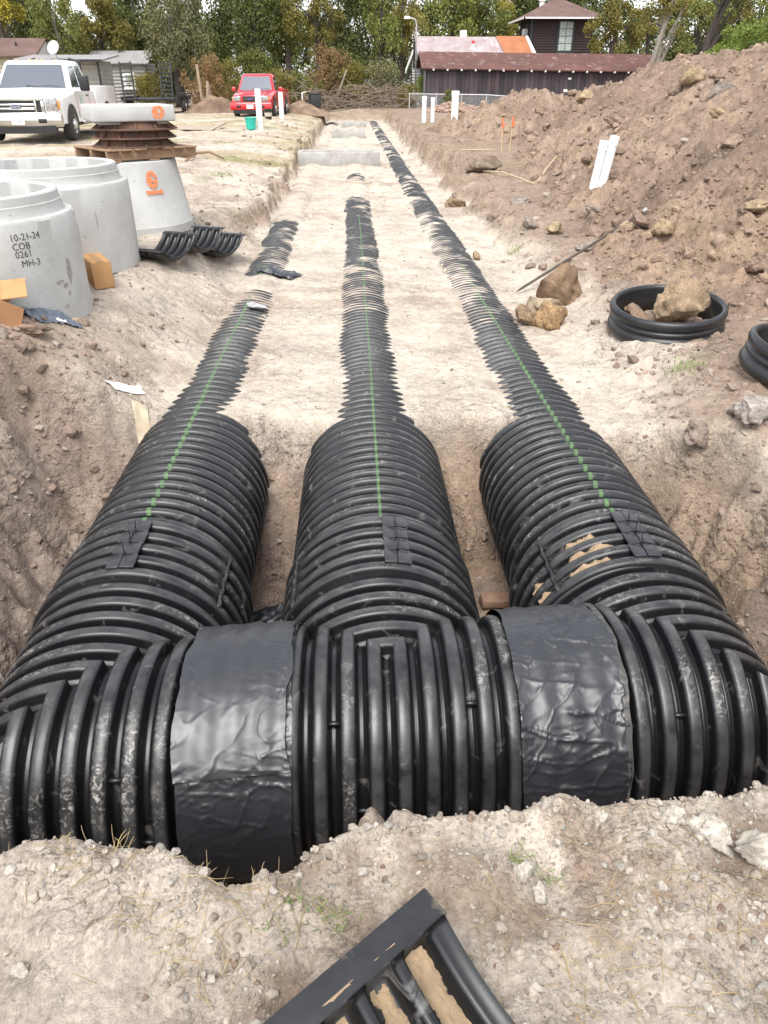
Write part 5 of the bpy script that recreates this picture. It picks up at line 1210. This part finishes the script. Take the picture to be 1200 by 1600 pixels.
# boarded white lean-to at the left of the house
ln = empty('white_lean_to', (4.15, 56.9, GB), 0, 'narrow white boarded gable end with a torn black awning left of the house', 'shed')
for i in range(5): MB().box((0, 0, 0), (.03, .28, 2.7 - .12 * i)).build('wall_board', M_WSIDING, ln, loc=(0, .15 + i * .29, 1.35 - .06 * i))
for i in range(4): MB().box((0, 0, 0), (.24, .03, 2.2)).build('wall_board', M_WSIDING, ln, loc=(.14 + i * .25, 0, 1.1))
roof_plane(ln, 'awning', [(-.9, -.3, 1.1), (-.2, -.5, 1.9), (.1, .8, 2.3), (-.6, 1.2, 1.4)], M_DARK, .04); roof_plane(ln, 'torn_board', [(-.5, -.2, 1.9), (-.05, -.3, 3.0), (.05, .7, 3.3), (-.4, .9, 2.2)], M_TRIM, .04)
# light pole
lp = empty('light_pole', (4.3, 56.0, GB), 0, 'thin light pole with a bracket lamp above the shed gable', 'light pole')
MB().tube([(0, 0, 0), (0, 0, 4.6), (-.1, 0, 4.85), (-.4, 0, 4.95)], [.06, .05, .04, .035], 8).build('pole', pmat('galvanised', (.42, .42, .42), rough=.5, metal=.3), lp, smooth=True)
MB().box((0, 0, 0), (.45, .22, .16), taper=.7).build('lamp_head', M_TRIM, lp, bevel=.03, loc=(-.6, 0, 4.95))
# chain-link fence: rail, posts and a coarse weave
cfn = empty('chain_link_fence', (3.5, 50.0, GB), 0, 'chain-link fence with a pale top rail before the long shed', 'fence')
M_GALV = MATS['galvanised']
rail = [(0, 0, .80), (4.6, 0, .75), (9.3, 0, .45), (13, 0, .38)]
MB().tube(rail, .035, 8).build('top_rail', M_GALV, cfn, smooth=True)
for x, h in ((0, .85), (1.6, .82), (3.1, .8), (4.6, .78), (6.2, .7), (7.8, .6)): MB().lathe([(.035, -.1), (.035, h), (0, h + .03)], n=10).build('fence_post', M_GALV, cfn, loc=(x, 0, 0))
m = MB(); 
for i in range(150):
    x0 = i * .06; 
    for s in (-1, 1):
        xa = x0; xb = x0 + s * .72
        if xb < 0 or xb > 9.3: continue
        zt = float(np.interp(xb, [0, 4.6, 9.3], [.80, .75, .45])); m.tube([(xa, .01 * s, 0), (xb, .01 * s, zt)], .004, 3, False)
tag(m.build('wire_mesh', M_GALV, cfn), kind='stuff')
# left: cream house, tin carport, grey hut
lh = empty('cream_house', (-23.0, 52.5, GB), 0, 'cream sided cottage with a brown gable roof at the far left', 'house')
MB().box((1.9, 2, 1.4), (4.6, 4, 2.8)).build('wall', M_CREAM, lh)
roof_plane(lh, 'roof', [(-.5, -.4, 2.75), (4.4, -.4, 2.75), (4.4, 2.0, 3.75), (-.5, 2.0, 3.75)], M_BROWNROOF); roof_plane(lh, 'roof', [(-.5, 2.01, 3.75), (4.4, 2.01, 3.75), (4.4, 4.4, 2.75), (-.5, 4.4, 2.75)], M_BROWNROOF)
MB().add([(4.22, -.1, 2.75), (4.22, 4.1, 2.75), (4.22, 2, 3.62), (4.3, -.1, 2.75), (4.3, 4.1, 2.75), (4.3, 2, 3.62)], [(0, 1, 2), (5, 4, 3), (0, 3, 4, 1), (1, 4, 5, 2), (2, 5, 3, 0)]).build('gable', M_TRIM, lh)
MB().lathe([(.06, 0), (.06, .4), (0, .42)], n=10).build('vent_pipe', M_DARK, lh, loc=(2.9, .9, 3.1)); MB().box((0, 0, 0), (.12, .14, 2.7)).build('downpipe', M_DARK, lh, loc=(4.18, -.08, 1.4))
cp = empty('tin_carport', (-17.6, 46.6, GB), 0, 'low tin-roofed lean-to between the cream cottage and the trailer', 'shed')
MB().box((2.1, 1.6, 1.2), (3.9, 2.6, 2.4)).build('wall', M_GREYSID, cp); roof_plane(cp, 'roof', [(-.3, -.4, 2.42), (4.5, -.4, 2.42), (4.5, 3.2, 2.75), (-.3, 3.2, 2.75)], M_TIN, .08)
MB().box((0, 0, 0), (4.8, .05, .12)).build('fascia', M_DARK, cp, loc=(2.1, -.43, 2.38))
for x in (.1, 4.2): MB().box((0, 0, 0), (.1, .1, 2.4)).build('post', M_DARK, cp, loc=(x, -.2, 1.2))
sdn = empty('satellite_dish', (-15.6, 46.8, GB + 2.5), 0, 'grey satellite dish on the tin lean-to roof', 'satellite dish')
MB().tube([(0, 0, 0), (0, 0, .35)], .03, 8).build('mast', M_GALV, sdn); MB().lathe([(0, 0), (.2, .02), (.36, .08), (.355, .09), (.2, .03), (0, .012)], n=24).build('dish', pmat('dish_grey', (.45, .45, .45), rough=.5), sdn, smooth=True, loc=(-.05, -.05, .45), rot=(R_(60), R_(-35), 0)); MB().tube([(0, -.05, .3), (-.1, -.45, .5)], .015, 6).build('feed_arm', M_GALV, sdn)
ht = empty('grey_hut', (-16.6, 56.0, GB), 0, 'small grey sided hut half hidden by trees behind the trailer', 'shed')
MB().box((1.7, 1.5, 1.25), (3.4, 3, 2.5)).build('wall', M_GREYSID, ht); roof_plane(ht, 'roof', [(-.3, -.3, 2.45), (3.7, -.3, 2.45), (3.7, 1.5, 3.2), (-.3, 1.5, 3.2)], M_TIN); window(ht, 2.3, -.03, 1.5, .5, .7, 1, 2, M_TRIM)
# rubble heap before the shed
rb = empty('rubble_heap', (6.0, 44.5, GB), 0, 'heap of broken pink and tan bricks before the long shed', 'rubble')
g = np.random.default_rng(77); m = MB()
for i in range(900):
    a = g.uniform(0, 6.28); q = math.sqrt(g.random()); x, y = 2.1 * q * math.cos(a), 1.3 * q * math.sin(a)
    hh = max(0, (.62 - .5 * math.hypot((x + .5) / 1.4, y / 1.3))) + .22 * max(0, 1 - math.hypot((x - 1.3) / 1, y))
    M3 = Matrix.Rotation(g.uniform(0, 6), 3, 'Z') @ Matrix.Rotation(g.uniform(-1, 1), 3, 'X')
    m.box((x, y, hh * g.uniform(.55, 1.0)), (g.uniform(.07, .22), g.uniform(.06, .11), .06), M3)
tag(m.build('broken_brick', pmat('rubble_brick', (.40, .29, .22), (.30, .19, .15), 9, .4, .6, rough=.95, c3=(.55, .47, .38), s3=6, lo3=.55, hi3=.65), rb), kind='stuff')
def mini_heap(x, y, rx, ry, h, seed, label, col):
    n = 60; u = np.linspace(-1.15, 1.15, n); U, V_ = np.meshgrid(u, u, indexing='ij'); q = np.hypot(U, V_); P = np.stack([U * rx, V_ * ry, h * (np.clip(1 - q, -.1, 1) ** 1) * (1 + .5 * fbm(U, V_, 2.2, 3, seed)) + .14 * h * fbm(U, V_, 7, 3, seed + 3) * (q < 1.05)], -1).reshape(-1, 3)
    me = mesh_np('earth_heap', P, grid_faces(n, n)); soil_attr(me, np.clip(np.tile(np.array(col), (len(P), 1)) * (1 + .5 * fbm(P[:, 0], P[:, 1], 3, 3, seed + 7))[:, None], .03, .6)); o = link('earth_heap', me, M_SOIL); o.location = (x, y, gz(x, y) - .02); tag(o, label, 'dirt pile')
mini_heap(-7.0, 44.0, 1.9, 1.5, .85, 51, 'brown earth heap left of the red pickup', (.20, .14, .10)); mini_heap(-2.6, 44.2, 1.6, 1.3, .62, 53, 'brown earth heap between the red pickup and the black bin', (.24, .17, .12))
# ------------------------------------------------------------------ trees
def leaf_mat(name, c1, c2): 
    m = pmat(name, c1, c2, 1.4, .35, .65, rough=.75, spec=.25, objvar=.18, var=[(9, .6, 1.35)])
    b = m.node_tree.nodes['Principled BSDF']; return m
LM = dict(dark=leaf_mat('dark_leaf', (0.062, 0.080, 0.024), (0.105, 0.115, 0.029)), olive=leaf_mat('olive_leaf', (0.157, 0.144, 0.034), (0.194, 0.161, 0.038)), yellow=leaf_mat('yellow_leaf', (0.300, 0.223, 0.037), (0.202, 0.153, 0.032)), grey=leaf_mat('grey_green_leaf', (0.179, 0.169, 0.081), (0.116, 0.119, 0.047)),
          bright=leaf_mat('bright_leaf', (0.162, 0.200, 0.037), (0.130, 0.184, 0.038)), gold=leaf_mat('gold_leaf', (0.300, 0.262, 0.032), (0.300, 0.235, 0.032)), brown=leaf_mat('brown_leaf', (0.216, 0.123, 0.054), (0.162, 0.120, 0.051)), mid=leaf_mat('mid_green_leaf', (0.116, 0.144, 0.034), (0.169, 0.169, 0.040)))
M_BARK = pmat('grey_brown_bark', (.13, .105, .085), (.08, .065, .05), 6, rough=.95, bump=.5, bscale=12); M_PBARK = pmat('pale_bark', (.27, .24, .20), (.17, .15, .12), 5, rough=.95); M_DBARK = pmat('dark_bark', (.06, .045, .04), (.035, .03, .027), 5, rough=.95)
def crown_mesh(seed, nblob, nleaf, size, droop=.0, hollow=.5, ax=(1, 1, 1), blob_r=.34):
    g = np.random.default_rng(seed); d = g.normal(size=(nblob, 3)); d /= np.linalg.norm(d, axis=1)[:, None]
    c = d * (g.random(nblob) ** .5)[:, None] * .78
    k = g.integers(0, nblob, nleaf); br = blob_r * g.uniform(.55, 1.2, nblob)
    o = g.normal(size=(nleaf, 3)); o /= np.linalg.norm(o, axis=1)[:, None]; o *= (g.random(nleaf) ** .45)[:, None]
    P = c[k] + o * br[k][:, None]; P[:, 2] -= droop * (P[:, 0] ** 2 + P[:, 1] ** 2); P *= np.array(ax)
    Rm = rand_rot(nleaf, g); s = size * g.uniform(.55, 1.35, nleaf)
    q = np.array([(-.5, 0, 0), (0, -.3, .06), (.6, 0, 0), (0, .3, .06)])
    V = np.einsum('nij,vj->nvi', Rm, q) * s[:, None, None] + P[:, None, :]
    return mesh_np('crown', V.reshape(-1, 3), np.arange(nleaf * 4).reshape(-1, 4), False), c
CR = [crown_mesh(1000 + i, nb_, nl_, sz, dr, .5, (1, 1, 1), br_) for i, (nb_, nl_, sz, dr, br_) in enumerate([(46, 9000, .055, 0, .27), (38, 7500, .06, .15, .26), (60, 9500, .05, .05, .22), (30, 5200, .06, .2, .24), (26, 3600, .055, .1, .22), (44, 6500, .06, 0, .30)])]
for me, c in CR: me.materials.append(LM['dark'])
def tree(x, y, h0, rx, rz_, ci, mat, label, trunk=True, tr=.16, lean=(0, 0), bark=None, rot=0.0, name='tree', group=None, z=None, ry=None):
    """h0: height of the crown's centre; rx, rz_: crown radii"""
    t = empty(name, (x, y, gz(x, y) if z is None else z), 0, label, 'tree' if name == 'tree' else 'bush', group)
    me, c = CR[ci]
    o = bpy.data.objects.new('crown', me); COL.objects.link(o); o.parent = t; o.location = (lean[0], lean[1], h0); o.scale = (rx, ry or rx, rz_); o.rotation_euler = (0, 0, rot)
    o.material_slots[0].link = 'OBJECT'; o.material_slots[0].material = LM[mat]
    if trunk:
        g = np.random.default_rng(int(x * 31 + y * 7) % 9973); m = MB(); n = 7
        pts = [(lean[0] * (i / n) ** 1.4 + g.normal() * .05, lean[1] * (i / n) + g.normal() * .05, h0 * 1.15 * i / n) for i in range(n + 1)]
        m.tube(pts, [tr * (1.35 - 1.1 * (i / n) ** .8) if i else tr * 1.6 for i in range(n + 1)], 9)
        ca, sa = math.cos(rot), math.sin(rot)
        for k in range(9):
            b = c[k]; e = Vector((lean[0] + (b[0] * ca - b[1] * sa) * rx, lean[1] + (b[0] * sa + b[1] * ca) * rx, h0 + b[2] * rz_)); i = g.integers(2, n); s0 = Vector(pts[i])
            mid_ = s0.lerp(e, .5) + Vector((g.normal() * .15, g.normal() * .15, .2)); m.tube([s0, mid_, e], [tr * .42, tr * .25, tr * .08], 6, False)
        m.build('trunk', bark or M_BARK, t, smooth=True)
    return t
g = np.random.default_rng(9)
PX2 = lambda u, Y: (u - 547) * (Y * .864 + .3) / 1150 + 0.0       # a column of the view to a sideways distance at depth Y
def spot(u, Y): return PX2(u, Y)
FT = 'trees behind the site'
specs = [  # picture column, depth, crown centre height, rx, rz, crown, leaf, label
    (38, 59, 5.9, 2.3, 1.6, 1, 'gold', 'golden yellow tree at the top left corner'),
    (60, 66, 5.2, 3.4, 3.6, 0, 'dark', 'dark tree directly behind the tin lean-to'),
    (122, 56, 4.4, 2.1, 2.7, 2, 'mid', 'green leafy tree above the white pickup cab'),
    (175, 58, 4.8, 2.2, 2.4, 1, 'olive', 'yellow-green tree above the left trailer ramp'),
    (225, 66, 5.4, 3.0, 3.6, 0, 'dark', 'dark tree between the two trailer ramps, set back'),
    (285, 54, 4.2, 2.4, 3.0, 2, 'grey', 'grey-green willow-like tree above the right trailer ramp'),
    (345, 64, 5.2, 2.8, 3.6, 0, 'dark', 'dark evergreen above the old posts'),
    (405, 60, 5.6, 2.4, 2.6, 5, 'dark', 'dense dark evergreen above the red pickup'),
    (455, 63, 5.5, 2.5, 3.0, 1, 'mid', 'green tree above the brush right of the red pickup'),
    (500, 60, 5.7, 2.2, 2.3, 3, 'olive', 'olive thin-leaved tree above the black bin'),
    (548, 66, 5.2, 2.8, 3.6, 0, 'dark', 'dark tree above the end of the trench'),
    (590, 61, 5.2, 2.0, 2.8, 1, 'mid', 'green drooping tree above the trench right bank'),
    (628, 63, 5.2, 1.9, 2.6, 3, 'olive', 'yellow-olive tree just left of the light pole'),
    (690, 70, 5.8, 3.0, 3.4, 5, 'mid', 'large blue-green tree behind the light pole'),
    (772, 74, 5.6, 1.7, 1.8, 1, 'gold', 'small golden tree behind the house roof left of the tower'),
    (738, 72, 6.6, 2.2, 1.9, 3, 'dark', 'sparse dark tree over the house roof'),
    (812, 76, 7.0, 3.0, 2.4, 5, 'dark', 'dark tree behind the tower flue'),
    (880, 78, 7.6, 3.2, 1.8, 3, 'dark', 'dark tree over the tower roof'),
    (955, 57.5, 4.5, 2.1, 2.2, 3, 'olive', 'yellow-green tree hanging over the shed roof right of the tower'),
    (1075, 66, 5.4, 3.0, 2.8, 4, 'mid', 'thin green tree behind the forked trunk'),
    (1130, 70, 5.0, 2.8, 3.2, 0, 'dark', 'dark tree behind the leaning trunk'),
    (1215, 60, 5.0, 3.0, 3.0, 2, 'mid', 'green tree at the top right corner'),
    (1010, 74, 5.0, 2.6, 2.6, 4, 'dark', 'dark gap-leaved tree behind the shed end'),
]
for i, (u, Y, h0, rx, rz_, ci, mt, lb) in enumerate(specs): tree(spot(u, Y), Y, h0, rx * 1.12, rz_ * 1.1, ci, mt, lb, True, .17 + .05 * (i % 3), (g.normal() * .3, 0), (M_BARK, M_DBARK)[i % 2], i * 1.7, group=FT)
# the forked and the leaning trunk on the right
tree(spot(1022, 50), 50, 5.0, 2.3, 1.7, 4, 'olive', 'forked pale-trunked tree in front of the right end of the shed', True, .20, (.2, 0), M_PBARK, .6, group=FT)
tree(spot(1085, 53), 53, 5.6, 2.4, 1.8, 4, 'olive', 'dark leaning trunk with olive leaves right of the forked tree', True, .26, (1.6, 0), M_DBARK, 2.1, group=FT)
t = empty('tree', (spot(1012, 49.6), 49.6, gz(10, 40)), 0, 'slim pale stem beside the forked tree before the shed', 'tree', FT)
MB().tube([(0, 0, 0), (.05, 0, 1.5), (.35, 0, 3.0), (.75, .1, 4.6), (1.0, .1, 6.5)], [.17, .15, .12, .09, .05], 9).build('trunk', M_PBARK, t, smooth=True)
tree(spot(1180, 36), 36, 2.6, 1.6, 1.5, 5, 'bright', 'bright green bush on the skyline behind the spoil heap', False, name='bush')
tree(spot(1125, 41), 41, 2.3, 1.5, 1.2, 3, 'bright', 'smaller bright green bush left of the skyline bush behind the heap', False, name='bush', rot=1)
# backing trees, deeper and darker
for i, u in enumerate(range(-60, 1300, 62)):
    Y = 78 + 6 * math.sin(i * 2.3); tree(spot(u, Y), Y, 4.4, 3.6, 4.6, (0, 5, 0, 2)[i % 4], ('dark', 'mid', 'dark', 'dark')[i % 4], 'dense dark tree in the farthest row closing the view', False, rot=i * 1.1, group='farthest row of trees')
# brush along the back of the site
for i, (u, Y, r, hz, mt, lb) in enumerate([(235, 55, 1.5, 1.4, 'olive', 'low bush behind the right trailer ramp'), (325, 50, 1.6, 1.9, 'brown', 'brown vine-covered bush at the old posts'), (358, 53, 1.5, 1.6, 'olive', 'olive bush left behind the red pickup'), (400, 55, 1.8, 2.0, 'mid', 'green bush straight behind the red pickup cab'),
        (440, 53, 1.5, 1.5, 'olive', 'olive bush behind the red pickup bed'), (475, 54, 1.6, 1.3, 'mid', 'green bush behind the black bin'), (515, 56, 1.9, 2.3, 'brown', 'tall brown vine thicket above the end of the trench'), (560, 55, 1.7, 1.5, 'olive', 'olive bush at the end of the trench'), (600, 54, 1.6, 1.9, 'grey', 'grey-green bush right of the trench end'), (636, 52, 1.0, .9, 'olive', 'small bush at the fence end post'), (660, 54.2, .7, 1.2, 'bright', 'leafy sapling at the shed corner post'),
        (700, 49, .5, .45, 'mid', 'low weed behind the rubble heap'), (150, 60, 1.8, 1.5, 'dark', 'dark bush beside the grey hut'), (280, 56, 1.7, 1.6, 'dark', 'dark bush between ramp and posts'), (540, 58, 2.2, 2.2, 'dark', 'dark thicket behind the brown vines')]):
    tree(spot(u, Y), Y, hz * .8, r, hz, (5, 2, 0, 1)[i % 4], mt, lb, False, name='bush', rot=i * .9, group='brush along the back of the site')
# fallen branches in the brush
M_DRY = pmat('dry_branch', (.20, .15, .11), (.13, .10, .075), 8, rough=.95); m = MB(); gg = np.random.default_rng(15)
for i in range(260):
    u = gg.uniform(445, 640); Y = gg.uniform(50, 53.5); x = spot(u, Y); a = gg.uniform(-.5, 3.6); L_ = gg.uniform(.6, 2.2); p = Vector((x, Y, GB + gg.random() ** 1.6 * 1.1)); d = Vector((math.cos(a), gg.normal() * .3, abs(math.sin(a)) * .5))
    m.tube([p, p + d * L_ * .5 + Vector((0, 0, gg.normal() * .12)), p + d * L_ + Vector((0, 0, gg.normal() * .2 - .1))], [.03, .022, .006], 4, False)
tag(m.build('brush_branches', M_DRY), kind='stuff')
stick('bare_branch', [(-.9, 51.0, .3), (-.6, 50.9, 1.2), (-.45, 50.9, 1.5), (-.2, 50.8, 2.1)], .07, 'bare forked branch sticking up from the brush behind the bin', 'branch', M_PBARK)
